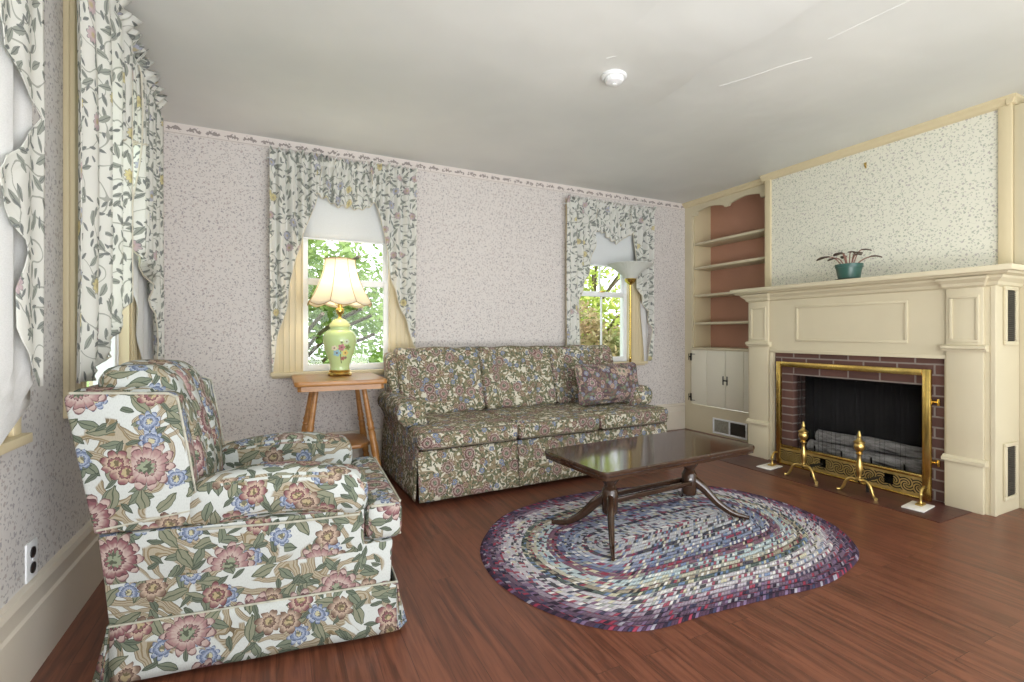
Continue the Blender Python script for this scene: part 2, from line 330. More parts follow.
def rug_mat():
    t = NT('braided_rug_wool'); u, v, _ = t.sep(t.uv())
    # u: ring number from the centre (0) to the rim (26); v: arc length in metres
    R = 26.0
    stops = [(0, (196, 197, 204)), (5.0, (92, 92, 98)), (6.0, (176, 180, 194)), (7.0, (140, 146, 170)), (9.0, (112, 116, 146)), (10.0, (130, 100, 114)), (11.0, (92, 90, 108)), (12.0, (132, 102, 116)), (13.0, (184, 198, 202)), (14.0, (188, 184, 168)), (15.0, (160, 150, 134)), (16.0, (92, 102, 98)), (17.0, (126, 130, 120)), (18.0, (196, 192, 198)), (20.0, (180, 172, 184)), (21.0, (150, 136, 150)), (22.0, (112, 94, 110)), (23.0, (96, 78, 96)), (24.0, (86, 68, 84)), (25.0, (76, 56, 72))]
    ring = t.math('FLOOR', u)
    col = t.ramp(t.math('DIVIDE', ring, R), [(max(0, p / R - .001), lin(c)) for p, c in stops], 'CONSTANT')
    fu = t.math('SUBTRACT', t.math('FRACT', u), .5); side = t.math('GREATER_THAN', fu, 0.0)
    sl = t.math('MULTIPLY_ADD', t.math('ABSOLUTE', fu), -2.2, t.math('ADD', t.math('DIVIDE', v, .0165), t.math('MULTIPLY', side, .5)))
    cellid = t.comb(t.math('FLOOR', sl), t.math('MULTIPLY_ADD', side, .5, ring))
    wn = t.node('ShaderNodeTexWhiteNoise', noise_dimensions='2D'); t.put(wn.inputs['Vector'], cellid)
    r = t.math('FRACT', t.math('MULTIPLY_ADD', ring, .381, t.math('MULTIPLY', wn.outputs['Value'], .42)))
    fl = t.ramp(r, [(0, lin((226, 224, 220))), (.15, lin((62, 64, 82))), (.3, lin((150, 64, 82))), (.42, lin((46, 46, 50))), (.55, lin((204, 198, 172))), (.66, lin((118, 138, 172))), (.8, lin((150, 156, 150))), (.9, lin((120, 84, 110)))], 'CONSTANT')
    fo = t.ramp(wn.outputs['Value'], [(0, lin((150, 62, 80))), (.25, lin((58, 60, 82))), (.5, lin((120, 100, 128))), (.75, lin((46, 40, 52))), (.9, lin((160, 156, 168)))], 'CONSTANT')
    fl = t.mix(t.math('GREATER_THAN', ring, 21.5), fl, fo)
    wn2 = t.node('ShaderNodeTexWhiteNoise', noise_dimensions='2D'); t.put(wn2.inputs['Vector'], t.vm('ADD', cellid, (31.0, 17.0, 0)))
    use = t.math('LESS_THAN', wn2.outputs['Value'], .5)
    col = t.mix(t.math('MULTIPLY', use, .88), col, fl)
    edge = t.math('ABSOLUTE', t.math('SUBTRACT', t.math('FRACT', sl), .5))
    gap = t.step(edge, .36, .5)
    col = t.mix(t.math('MULTIPLY', gap, .42), col, lin((52, 46, 56)))
    h = t.math('SUBTRACT', 1.0, gap); t.bump(h, .8, .004)
    return t.fin(col, .95, spec=.1)
MATS['rug'] = rug_mat()

# ------------------------------------------------------------------ mesh helpers
def new(): return bmesh.new()
def merge(bm, tmp, mat=None):
    if mat is not None: bmesh.ops.transform(tmp, matrix=mat, verts=tmp.verts)
    me = bpy.data.meshes.new('t'); tmp.to_mesh(me); tmp.free(); bm.from_mesh(me); bpy.data.meshes.remove(me)
def bevel(tmp, w_, seg=2):
    if w_ > 0: bmesh.ops.bevel(tmp, geom=list(tmp.edges), offset=w_, segments=seg, affect='EDGES', profile=.5, clamp_overlap=True)
def bx(bm, x0, x1, y0, y1, z0, z1, bv=0.0, seg=2, mat=None):
    t = new(); bmesh.ops.create_cube(t, size=1.0)
    for v in t.verts: v.co = Vector(((x0 + x1) / 2 + v.co.x * (x1 - x0), (y0 + y1) / 2 + v.co.y * (y1 - y0), (z0 + z1) / 2 + v.co.z * (z1 - z0)))
    bevel(t, bv, seg); merge(bm, t, mat); return bm
def prism(bm, pts, axis, a, b, bv=0.0, seg=2, mat=None):
    t = new()
    def mk(p, q):
        return {'x': (q, p[0], p[1]), 'y': (p[0], q, p[1]), 'z': (p[0], p[1], q)}[axis]
    A = [t.verts.new(mk(p, a)) for p in pts]; B = [t.verts.new(mk(p, b)) for p in pts]; n = len(pts)
    fa = t.faces.new(A); fb = t.faces.new(B[::-1])
    for i in range(n): t.faces.new((A[i], B[i], B[(i + 1) % n], A[(i + 1) % n]))
    bmesh.ops.recalc_face_normals(t, faces=t.faces); bevel(t, bv, seg)
    bmesh.ops.triangulate(t, faces=[f for f in t.faces if len(f.verts) > 4]); merge(bm, t, mat); return bm
def lathe(bm, prof, seg=24, c=(0, 0, 0), sx=1.0, sy=1.0, mod=None, mat=None):
    t = new(); rings = []
    for r, z in prof:
        ring = []
        for k in range(seg):
            a = 2 * PI * k / seg; rr = max(r, 1e-4); zz = z
            if mod: rr, zz = mod(rr, zz, a)
            ring.append(t.verts.new((c[0] + rr * math.cos(a) * sx, c[1] + rr * math.sin(a) * sy, c[2] + zz)))
        rings.append(ring)
    for i in range(len(rings) - 1):
        for k in range(seg): t.faces.new((rings[i][k], rings[i][(k + 1) % seg], rings[i + 1][(k + 1) % seg], rings[i + 1][k]))
    if prof[0][0] < .002 or True:
        pass
    bmesh.ops.remove_doubles(t, verts=t.verts, dist=3e-4); bmesh.ops.recalc_face_normals(t, faces=t.faces); merge(bm, t, mat); return bm
def capped(prof): return [(0, prof[0][1])] + list(prof) + [(0, prof[-1][1])]
def tube(bm, pts, rad, seg=10, mat=None, squash=None):
    t = new(); P = [Vector(p) for p in pts]; n = len(P); rad = [rad] * n if not isinstance(rad, (list, tuple)) else rad
    rings = []; up = None
    for i in range(n):
        d = (P[min(i + 1, n - 1)] - P[max(i - 1, 0)]).normalized()
        if up is None: up = Vector((0, 0, 1)) if abs(d.z) < .9 else Vector((1, 0, 0))
        s_ = d.cross(up).normalized(); u2 = s_.cross(d).normalized(); up = u2
        ring = []
        for k in range(seg):
            a = 2 * PI * k / seg; w1 = squash[0] if squash else 1; w2 = squash[1] if squash else 1
            ring.append(t.verts.new(P[i] + (s_ * math.cos(a) * w1 + u2 * math.sin(a) * w2) * rad[i]))
        rings.append(ring)
    for i in range(n - 1):
        for k in range(seg): t.faces.new((rings[i][k], rings[i][(k + 1) % seg], rings[i + 1][(k + 1) % seg], rings[i + 1][k]))
    t.faces.new(rings[0][::-1]); t.faces.new(rings[-1]); bmesh.ops.recalc_face_normals(t, faces=t.faces); merge(bm, t, mat); return bm
def spline(pts, n=6):
    P = [Vector(p) for p in pts]; out = []
    for i in range(len(P) - 1):
        p0 = P[max(i - 1, 0)]; p1 = P[i]; p2 = P[i + 1]; p3 = P[min(i + 2, len(P) - 1)]
        for k in range(n):
            t = k / n; out.append(.5 * ((2 * p1) + (-p0 + p2) * t + (2 * p0 - 5 * p1 + 4 * p2 - p3) * t * t + (-p0 + 3 * p1 - 3 * p2 + p3) * t ** 3))
    out.append(P[-1]); return out
def puff(bm, c, h, r, bulge=(0, 0, 0), n=6, fn=None, mat=None):
    t = new(); ax = []
    for k in range(3):
        hk = h[k]; rr = min(r, hk * .999); inn = hk - rr
        s_ = [-hk, -inn - rr * .72, -inn - rr * .38, -inn] + [-inn + 2 * inn * i / n for i in range(1, n)] + [inn, inn + rr * .38, inn + rr * .72, hk]
        ax.append(s_)
    def tr(p):
        q = [max(-(h[k] - min(r, h[k] * .999)), min(h[k] - min(r, h[k] * .999), p[k])) for k in range(3)]
        d = Vector([p[k] - q[k] for k in range(3)]); L = d.length
        o = Vector(q) + (d / L * min(r, max(abs(d.x), abs(d.y), abs(d.z))) if L > 1e-9 else d)
        for k in range(3):
            i, j = [(1, 2), (0, 2), (0, 1)][k]
            o[k] += bulge[k] * (p[k] / h[k]) * (1 - min(1, (p[i] / h[i]) ** 2)) * (1 - min(1, (p[j] / h[j]) ** 2))
        if fn: o = fn(o, p)
        return o + Vector(c)
    for k in range(3):
        i, j = [(1, 2), (2, 0), (0, 1)][k]
        for sg in (-1, 1):
            g = []
            for a in ax[i]:
                row = []
                for b in ax[j]:
                    p = [0, 0, 0]; p[k] = sg * h[k]; p[i] = a; p[j] = b; row.append(t.verts.new(tr(p)))
                g.append(row)
            for a in range(len(g) - 1):
                for b in range(len(g[0]) - 1): t.faces.new((g[a][b], g[a + 1][b], g[a + 1][b + 1], g[a][b + 1]))
    bmesh.ops.remove_doubles(t, verts=t.verts, dist=1e-5); bmesh.ops.recalc_face_normals(t, faces=t.faces); merge(bm, t, mat); return bm
def grid(bm, nu, nv, f, uvf=None):
    V = [[bm.verts.new(f(i / nu, j / nv)) for j in range(nv + 1)] for i in range(nu + 1)]
    L = bm.loops.layers.uv.get('UVMap') or bm.loops.layers.uv.new('UVMap')
    for i in range(nu):
        for j in range(nv):
            fc = bm.faces.new((V[i][j], V[i + 1][j], V[i + 1][j + 1], V[i][j + 1]))
            if uvf:
                for lp, (a, b) in zip(fc.loops, ((i, j), (i + 1, j), (i + 1, j + 1), (i, j + 1))): lp[L].uv = uvf(a / nu, b / nv)
    return bm
def obj(name, bm, mat, parent=None, loc=(0, 0, 0), rot=(0, 0, 0), smooth=True, ang=38, uvoff=None, keepuv=False):
    bm.normal_update()
    if not keepuv:
        L = bm.loops.layers.uv.get('UVMap') or bm.loops.layers.uv.new('UVMap'); u0, v0 = uvoff or (random.random() * 3, random.random() * 3)
        for f in bm.faces:
            n = f.normal; a = max(range(3), key=lambda k: abs(n[k])); i, j = [(1, 2), (0, 2), (0, 1)][a]
            for lp in f.loops: lp[L].uv = (lp.vert.co[i] + u0, lp.vert.co[j] + v0)
    if smooth:
        for f in bm.faces: f.smooth = True
        for e in bm.edges:
            if len(e.link_faces) == 2 and e.calc_face_angle(0) > math.radians(ang): e.smooth = False
    me = bpy.data.meshes.new(name); bm.to_mesh(me); bm.free()
    me.materials.append(MATS[mat] if isinstance(mat, str) else mat)
    o = bpy.data.objects.new(name, me); COL.objects.link(o); o.parent = parent; o.location = loc; o.rotation_euler = rot
    return o
def tag(o, label, cat, group=None, kind=None):
    o['label'] = label; o['category'] = cat
    if group: o['group'] = group
    if kind: o['kind'] = kind
    return o
def thing(name, label, cat, loc=(0, 0, 0), rz=0.0, group=None):
    o = bpy.data.objects.new(name, None); COL.objects.link(o); o.location = loc; o.rotation_euler = (0, 0, rz); o.empty_display_size = .1
    return tag(o, label, cat, group)
def struct(name, bm, mat, label, cat, parent=None, **k):
    o = obj(name, bm, mat, parent, **k)
    if parent is None: tag(o, label, cat, kind='structure')
    return o
def copy_tree(o, parent=None):
    c = o.copy(); COL.objects.link(c); c.parent = parent
    for ch in [x for x in o.children]: copy_tree(ch, c)
    return c

# ------------------------------------------------------------------ the room
XL, YB, ZC = -0.69, 3.99, 2.50
YR = -2.0
struct('floor', bx(new(), XL - .1, 4.6, YR, YB + .1, -.06, 0), 'floor', 'reddish brown plank floor', 'floor', smooth=False)
bm = new(); bx(bm, XL - .1, 4.6, YR, YB + .1, ZC, ZC + .08)
struct('ceiling', bm, 'ceiling', 'white plaster ceiling', 'ceiling', smooth=False)
# sagging plaster panel with a lip and cracks on the ceiling
bm = new()
SEAM = [(2.00, .4, .075), (2.02, 1.34, .075), (2.03, 1.50, .072), (2.025, 1.75, .062), (2.045, 1.93, .048), (2.09, 2.08, .034), (2.115, 2.3, .020), (2.11, 2.6, .008), (2.10, 2.82, .002)]
def sag(u, v):
    i = min(len(SEAM) - 2, int(v * (len(SEAM) - 1))); f = v * (len(SEAM) - 1) - i; a, b = SEAM[i], SEAM[i + 1]
    x, y, d = [a[k] + (b[k] - a[k]) * f for k in range(3)]; x += .004 * math.sin(y * 23)
    if u > .96: return (x + .003, y, ZC + .004)
    q = u / .96; return (x - .6 * (1 - q), y, ZC + .003 - (d + .003) * q * q * (3 - 2 * q))
grid(bm, 25, 45, sag)
struct('trim_2', bm, 'ceiling', 'sagging patched plaster seam in the middle of the ceiling', 'ceiling seam', ang=30)
for i, pts in enumerate(([(1.56, 2.06), (1.66, 1.95), (1.69, 1.93), (1.71, 1.7), (1.72, 1.45)], [(2.33, 2.0), (2.42, 1.82), (2.46, 1.7), (2.52, 1.58)], [(2.44, 1.45), (2.47, 1.2), (2.5, 1.0)])):
    bm = new(); tube(bm, spline([(x + .006 * math.sin(k * 5), y, ZC) for k, (x, y) in enumerate(pts)], 4), .004, 6, squash=(1, .6))
    struct('trim_%d' % (3 + i), bm, 'ceiling', ['thin plaster crack running back from the smoke detector', 'thin plaster crack right of the ceiling seam', 'faint plaster crack nearest the chimney wall'][i], 'ceiling crack')

def wall_with_holes(axis, p0, p1, a0, a1, holes):
    # holes: (a_lo, a_hi, z_lo, z_hi)
    bm = new(); holes = sorted(holes)
    def put(l, h_, z0, z1):
        if axis == 'y': bx(bm, l, h_, p0, p1, z0, z1)
        else: bx(bm, p0, p1, l, h_, z0, z1)
    cur = a0
    for l, h_, z0, z1 in holes:
        put(cur, l, 0, ZC); put(l, h_, 0, z0); put(l, h_, z1, ZC); cur = h_
    put(cur, a1, 0, ZC); return bm
W1 = (.17, .84); W2 = (2.66, 3.31); W3 = (2.42, 3.05); W4 = (1.02, 1.66); ZS, ZT = .765, 2.16
struct('wall_back', wall_with_holes('y', YB, YB + .14, XL - .1, 4.6, [W1 + (ZS, ZT), W2 + (ZS, ZT)]), 'paper_back', 'back wall in pale sprigged wallpaper', 'wall', smooth=False)
struct('wall_left', wall_with_holes('x', XL - .14, XL, YR, YB + .1, [W4 + (ZS, ZT), W3 + (ZS, ZT)]), 'paper_left', 'left wall in grey sprigged wallpaper', 'wall', smooth=False)
struct('wall_right', bx(new(), 4.13, 4.23, YR, 1.31, 0, ZC), 'paper_chimney', 'wall beyond the mantelpiece', 'wall', smooth=False)
struct('wall_chimney', bx(new(), 4.03, 4.6, 1.315, 2.935, 0, ZC), 'paper_chimney', 'chimney breast papered in greenish sprigs', 'wall', smooth=False)
struct('trim_1', bx(new(), XL, 4.10, YB - .0025, YB, 2.425, ZC), 'border', 'swagged wallpaper border along top of back wall', 'wallpaper border', smooth=False)
def base_profile(bm, axis, p, d, a0, a1):
    q = lambda t_: p + d * t_
    pts = [(q(0), 0), (q(.022), 0), (q(.022), .195), (q(.016), .205), (q(.016), .255), (q(.026), .262), (q(.02), .282), (q(0), .284)]
    prism(bm, pts, axis, a0, a1); return bm
struct('baseboard_left', base_profile(new(), 'y', XL, 1, YR, YB), 'base_paint', 'tall cream baseboard on left wall', 'baseboard', smooth=False)
struct('baseboard_back', base_profile(new(), 'x', YB, -1, XL + .02, 4.08), 'base_paint', 'tall cream baseboard on back wall', 'baseboard', smooth=False)
# chimney crown and corner posts
crown = [(4.03, 2.5), (3.985, 2.5), (3.985, 2.485), (4.0, 2.47), (4.005, 2.455), (4.02, 2.445), (4.03, 2.445)]
bm = new(); prism(bm, crown, 'y', 1.28, 2.975)
prism(bm, [(1.315, 2.5), (1.27, 2.5), (1.27, 2.485), (1.285, 2.47), (1.29, 2.455), (1.305, 2.445), (1.315, 2.445)], 'x', 3.99, 4.129)
struct('trim_6', bm, 'cream_dark', 'cream crown moulding along top of the chimney breast', 'crown moulding', smooth=False)
struct('trim_7', bx(new(), 4.012, 4.129, 1.296, 1.36, 1.43, 2.45, .003), 'cream_dark', 'cream corner post right of the chimney wallpaper', 'corner trim')
struct('trim_8', bx(new(), 4.012, 4.06, 2.89, 2.947, 1.43, 2.45, .004), 'cream_dark', 'cream corner post left of the chimney wallpaper', 'corner trim')
struct('trim_9', bx(new(), 4.031, 4.129, 1.16, 1.294, 0, 2.44, .004), 'cream', 'cream door casing beyond the mantelpiece', 'door casing')

# ------------------------------------------------------------------ windows
def window(name, T, a, label, muntin=True, cas=.2, rail=1.455, casl=None, horn=.01):
    """T(s, n, z): s along the wall, n outward into the room."""
    a0, a1 = a; casl = casl or cas
    def bar(bm, s0, s1, n0, n1, z0, z1, bv=.003):
        p, q = T(s0, n0, z0), T(s1, n1, z1)
        bx(bm, min(p[0], q[0]), max(p[0], q[0]), min(p[1], q[1]), max(p[1], q[1]), z0, z1, bv); return bm
    root = bpy.data.objects.new(name, None); COL.objects.link(root); tag(root, label, 'window', kind='structure')
    bm = new()
    for lo, hi, sg in ((a0 - casl, a0, 1), (a1, a1 + cas, -1)):
        bar(bm, lo, hi, 0, .018, ZS - .02, ZT + .2)
        e = lo if sg > 0 else hi
        bar(bm, e, e + sg * .045, .018, .034, ZS - .02, ZT + .2)
        for k in [k_ for k_ in (.075, .115, .155) if k_ < hi - lo - .02]: bar(bm, e + sg * k, e + sg * (k + .012), .018, .026, ZS, ZT + .18)
        i = hi if sg > 0 else lo
        bar(bm, i if sg > 0 else i - .012, i + .012 if sg > 0 else i, -.135, .022, ZS + .001, ZT - .013)
    bar(bm, a0, a1, 0, .018, ZT, ZT + .2); bar(bm, a0 - casl, a1 + cas, .018, .04, ZT + .14, ZT + .2)
    bar(bm, a0 + .001, a1 - .001, -.135, .02, ZT - .012, ZT - .0005)
    obj('casing', bm, 'cream_dark', root)
    obj('sill', bar(bar(new(), a0 - (casl if horn > 0 else 0) - horn, a1 + cas + .01, -.02, .055, ZS - .028, ZS), a0 - (casl if horn > 0 else 0), a1 + cas, 0, .02, ZS - .045, ZS - .028), 'cream_dark', root)
    fr = new()
    for z0, z1, n in ((ZS, rail + .02, -.055), (rail - .02, ZT - .012, -.085)):
        bar(fr, a0 + .0, a0 + .05, n, n + .03, z0, z1); bar(fr, a1 - .05, a1, n, n + .03, z0, z1)
        bar(fr, a0 + .05, a1 - .05, n, n + .03, z0, z0 + .05); bar(fr, a0 + .05, a1 - .05, n, n + .03, z1 - .045, z1)
        if muntin: bar(fr, (a0 + a1) / 2 - .008, (a0 + a1) / 2 + .008, n + .005, n + .025, z0 + .05, z1 - .045)
    bar(fr, a0, a0 + .02, -.12, -.02, ZS, ZT - .012); bar(fr, a1 - .02, a1, -.12, -.02, ZS, ZT - .012)
    lk = new(); bar(lk, (a0 + a1) / 2 - .025, (a0 + a1) / 2 + .025, -.03, -.008, rail + .02, rail + .032)
    sash = obj('sash', fr, 'white', root)
    obj('sash_lock', lk, 'brass', root)
    for z0, z1, n in ((ZS + .05, rail - .025, -.042), (rail + .03, ZT - .057, -.072)):
        pb = new(); grid(pb, 1, 1, lambda u, v, z0=z0, z1=z1, n=n: T(a0 + .05 + (a1 - a0 - .1) * u, n, z0 + (z1 - z0) * v)); obj('pane', pb, 'glass', root, smooth=False)
    return root
TB = lambda s, n, z: (s, YB - n, z)
TL = lambda s, n, z: (XL + n, s, z)
window('window_1', TB, W1, 'window behind the yellow-green table lamp', False)
window('window_2', TB, W2, 'window behind the brass torchiere lamp', True, casl=.13)
window('window_3', TL, W3, 'window on left wall behind the armchair', False, casl=.155, horn=0)
window('window_4', TL, W4, 'nearest window at left edge of the photo', False)

# roller shades
def roller(T, a, zb, label):
    r = thing('roller_shade', label, 'window shade')
    bm = new(); a0, a1 = a
    def f(u, v):
        z = ZT - .03 - (ZT - .03 - zb) * v; return T(a0 - .005 + (a1 - a0 + .01) * u, .036 + .002 * math.sin(u * 9), z)
    grid(bm, 8, 6, f); o = obj('shade_cloth', bm, 'shade_cloth', r); md = o.modifiers.new('thick', 'SOLIDIFY'); md.thickness = .0015
    p = [T(a0, .05, ZT - .03), T(a1, .05, ZT - .03)]; obj('roller', tube(new(), p, .013, 12), 'white', r)
    p = [T(a0, .036, zb), T(a1, .036, zb)]; obj('hem_bar', tube(new(), p, .007, 8), 'white', r)
    return r
roller(TB, W1, 1.775, 'half-lowered grey roller shade at the window behind the table lamp')
roller(TB, (2.65, 3.37), 1.735, 'half-lowered grey roller shade at the window behind the torchiere')

# curtains
def interp(tab, z):
    tab = sorted(tab, key=lambda p: -p[1])
    if z >= tab[0][1]: return tab[0][0]
    for (s0, z0), (s1, z1) in zip(tab, tab[1:]):
        if z >= z1:
            t = (z0 - z) / max(1e-6, z0 - z1); t = t * t * (3 - 2 * t) * .5 + t * .5; return s0 + (s1 - s0) * t
    return tab[-1][0]
def panel(T, outer, inner, ztop, zbot, folds, label, base=.088, amp=.022, lining=None, edging=True, group=None, lin_n=.045):
    r = thing('curtain', label, 'curtain', group=group); nu, nv = max(36, folds * 9), 46; ph = random.random() * 6
    zs = [ztop - (ztop - zbot) * j / nv for j in range(nv + 1)]
    W0 = abs(inner[0][0] - outer[0][0]); rnd = [random.uniform(.6, 1.3) for _ in range(folds + 3)]
    def pos(u, v):
        z = ztop - (ztop - zbot) * v; a, b = interp(outer, z), interp(inner, z); s_ = a + (b - a) * u
        q = abs(s_ - a) / max(W0, .05) * folds
        k = rnd[min(len(rnd) - 1, int(q))]
        fold = math.sin(q * 2 * PI + ph + .5 * math.sin(z * 3)) * amp * k
        dz = ztop - z; hdr = math.exp(-((dz - .055) / .018) ** 2)
        ruff = math.sin(q * 2 * PI * 2.3 + ph) * .012 * math.exp(-dz / .09)
        n = base + fold * (1 - .75 * hdr) + ruff * (1 - hdr) - .02 * hdr + .03 * max(0, 1 - dz / .05) * (.5 + .5 * math.sin(q * 15))
        return T(s_, max(.02, n), z + .010 * math.sin(q * 2 * PI * 1.7) * max(0, 1 - dz / .06))
    def uvf(u, v):
        z = ztop - (ztop - zbot) * v; a, b = interp(outer, z), interp(inner, z); return ((a + (b - a) * u) * 1.25 + ph, z)
    bm = new(); grid(bm, nu, nv, pos, uvf); o = obj('cloth', bm, 'curtain', r, keepuv=True, ang=180)
    md = o.modifiers.new('thick', 'SOLIDIFY'); md.thickness = .0015
    if edging: obj('edging', tube(new(), [pos(1.0, j / 40) for j in range(2, 41)], .004, 6), 'edging', r)
    if lining:
        lo, li = lining
        def lp(u, v):
            z = lo[0][1] - (lo[0][1] - lo[-1][1]) * v; a, b = interp(lo, z), interp(li, z); s_ = a + (b - a) * u
            return T(s_, lin_n + .010 * math.sin(s_ * 60), z)
        bm = new(); grid(bm, 24, 30, lp); o = obj('lining', bm, 'lining', r, ang=180); md = o.modifiers.new('thick', 'SOLIDIFY'); md.thickness = .0015
    return r
def valance(T, s0, s1, ztop, bottom, folds, label, base=.066, amp=.014):
    r = thing('curtain_valance', label, 'curtain valance'); ph = random.random() * 6
    rnd = [random.uniform(.5, 1.4) for _ in range(folds + 3)]
    def pos(u, v):
        s_ = s0 + (s1 - s0) * u; zb = interp_s(bottom, s_); z = ztop - (ztop - zb) * v; q = u * folds
        dz = ztop - z; hdr = math.exp(-((dz - .055) / .018) ** 2)
        fold = math.sin(q * 2 * PI + ph) * amp * rnd[int(q)] * (1 - .8 * hdr)
        ruff = math.sin(q * 2 * PI * 2.1 + 1) * .012 * math.exp(-dz / .09) * (1 - hdr)
        n = base + fold + ruff - .02 * hdr + .012 * v + .03 * max(0, 1 - dz / .05) * (.5 + .5 * math.sin(q * 13))
        return T(s_, max(.03, n), z + .012 * math.sin(q * 2 * PI * 1.6) * max(0, 1 - dz / .06) + .008 * math.sin(q * 2 * PI + ph) * v)
    def uvf(u, v):
        s_ = s0 + (s1 - s0) * u; zb = interp_s(bottom, s_); return (s_ * 1.4 + ph, ztop - (ztop - zb) * v)
    bm = new(); grid(bm, folds * 10, 26, pos, uvf); o = obj('cloth', bm, 'curtain', r, keepuv=True, ang=180); md = o.modifiers.new('thick', 'SOLIDIFY'); md.thickness = .0015
    obj('edging', tube(new(), [pos(j / 120, 1.0) for j in range(121)], .0035, 6), 'edging', r)
    return r
def interp_s(tab, s_):
    if s_ <= tab[0][0]: return tab[0][1]
    for (a, za), (b, zb) in zip(tab, tab[1:]):
        if s_ <= b:
            t = (s_ - a) / (b - a); return za + (zb - za) * t
    return tab[-1][1]
panel(TB, [(-.045, 2.40), (-.045, 1.6), (-.03, .75)], [(.32, 2.40), (.275, 2.08), (.171, 1.755), (.113, 1.544), (.085, 1.40), (.077, 1.278), (.002, 1.01), (-.022, .775)], 2.395, .775, 5, 'floral curtain panel left of the table lamp')
panel(TB, [(1.035, 2.40), (1.03, 1.6), (1.02, .95)], [(.66, 2.40), (.708, 2.087), (.779, 1.84), (.81, 1.578), (.874, 1.34), (.959, 1.131), (1.012, .95)], 2.395, .95, 5, 'floral curtain panel between the table lamp and the sofa')
valance(TB, .26, .73, 2.392, [(.26, 2.11), (.359, 2.068), (.409, 2.03), (.48, 2.035), (.571, 2.024), (.64, 2.04), (.685, 2.08), (.73, 2.09)], 8, 'gathered floral valance over the table lamp window')
panel(TB, [(2.49, 2.37), (2.49, .70)], [(2.86, 2.37), (2.827, 2.005), (2.744, 1.665), (2.662, 1.477), (2.633, 1.369), (2.639, .94), (2.62, .72)], 2.365, .72, 5, 'floral curtain panel left of the torchiere window')
panel(TB, [(3.56, 2.37), (3.56, 1.05), (3.53, .75)], [(3.26, 2.37), (3.302, 2.047), (3.336, 1.555), (3.394, 1.444), (3.488, 1.248), (3.54, 1.102), (3.50, .77)], 2.365, .77, 4, 'floral curtain panel right of the torchiere, white edge showing', lining=([(3.55, 1.4), (3.52, .75)], [(3.43, 1.4), (3.47, .75)]))
valance(TB, 2.80, 3.34, 2.362, [(2.80, 2.09), (2.87, 2.065), (2.93, 2.06), (3.01, 1.995), (3.097, 1.968), (3.186, 2.03), (3.302, 2.085), (3.34, 2.09)], 9, 'gathered floral valance over the torchiere window')
panel(TL, [(2.06, 2.44), (2.06, .88)], [(2.66, 2.44), (2.66, 1.2), (2.527, 1.087), (2.384, .988), (2.2, .88)], 2.44, .885, 4, 'wide floral curtain panel behind the armchair', base=.095, amp=.018, edging=True)
panel(TL, [(3.42, 2.42), (3.42, 1.54), (3.46, .9)], [(2.85, 2.42), (2.864, 1.979), (2.901, 1.449), (3.151, 1.322), (3.245, 1.155), (3.30, .9)], 2.41, .9, 6, 'floral curtain panel in the far left corner', base=.085, lining=([(3.43, 1.5), (3.47, .88)], [(2.95, 1.5), (3.16, .88)]))
valance(TL, 2.52, 3.0, 2.44, [(2.52, 1.86), (2.66, 1.90), (2.75, 1.93), (2.864, 1.96), (3.0, 2.0)], 7, 'gathered floral valance over the window behind the armchair', base=.082)
panel(TL, [(1.845, 2.44), (1.845, .90)], [(1.3, 2.44), (1.50, 1.95), (1.60, 1.80), (1.72, 1.72), (1.836, 1.668), (1.72, 1.56), (1.57, 1.43), (1.66, 1.35), (1.745, 1.285), (1.691, 1.165), (1.696, 1.06), (1.83, .90)], 2.44, .90, 4, 'cascading floral curtain at left edge, folds showing white lining', base=.085, amp=.007, edging=False, lin_n=.064,
      lining=([(1.862, 2.3), (1.862, .95), (1.84, .90), (1.74, .80), (1.66, .755)], [(1.2, 2.3), (1.2, .755)]))
for T, s0, s1, z, lb in ((TB, -.06, 1.05, 2.34, 'white curtain rod over the table lamp window'), (TB, 2.48, 3.57, 2.31, 'white curtain rod over the torchiere window'), (TL, 2.05, 3.44, 2.38, 'white curtain rod over the window behind the armchair'), (TL, .8, 1.85, 2.38, 'white curtain rod at the left edge window')):
    bm = new(); tube(bm, [T(s0, .002, z), T(s0, .042, z), T(s1, .042, z), T(s1, .002, z)], .005, 8)
    tag(obj('curtain_rod', bm, 'white'), lb, 'curtain rod')

# ------------------------------------------------------------------ built-in bookcase
bk = thing('bookcase', 'built-in cream bookcase with terracotta back left of the fireplace', 'bookcase', (4.10, 3.44, 0))
Y0, Y1 = -.50, .548                                               # local y range (world 2.94 .. 3.988)
bm = new()
prism(bm, [(Y1, 0), (Y1, 2.49), (Y1 - .10, 2.49), (Y1 - .10, 0)], 'x', 0, .03)
prism(bm, [(Y0, 0), (Y0, 2.49), (Y0 + .05, 2.49), (Y0 + .05, 0)], 'x', 0, .03)
bx(bm, 0, .03, Y0 + .05, Y1 - .10, 0, .285); bx(bm, 0, .03, Y0 + .05, Y1 - .10, .868, .90)
obj('face_frame', bm, 'cream', bk, smooth=False)
# scalloped top rail
def scal(y):
    t = (y - (Y0 + .05)) / (Y1 - .10 - Y0 - .05)   # 0 right (near) .. 1 left (far)
    k = (t * 2 + 0.0) % 1.0; c_ = abs(k - .5) * 2
    if t < .07 or t > .93: return 2.338
    if abs(t - .5) < .03: return 2.345
    return 2.355 + .045 * (1 - c_ ** 1.6) - (.008 if c_ > .86 else 0)
n_ = 72; ys = [Y0 + .05 + (Y1 - .15 - Y0) * i / n_ for i in range(n_ + 1)]
pts = [(y, scal(y)) for y in ys] + [(ys[-1], 2.49), (ys[0], 2.49)]
obj('scalloped_rail', prism(new(), pts, 'x', .002, .028), 'cream', bk, smooth=False)
obj('crown_moulding', prism(new(), [(0, 2.5), (-.045, 2.5), (-.045, 2.485), (-.025, 2.468), (-.02, 2.455), (0, 2.45)], 'y', Y0 + .03, Y1), 'cream_dark', bk, smooth=False)
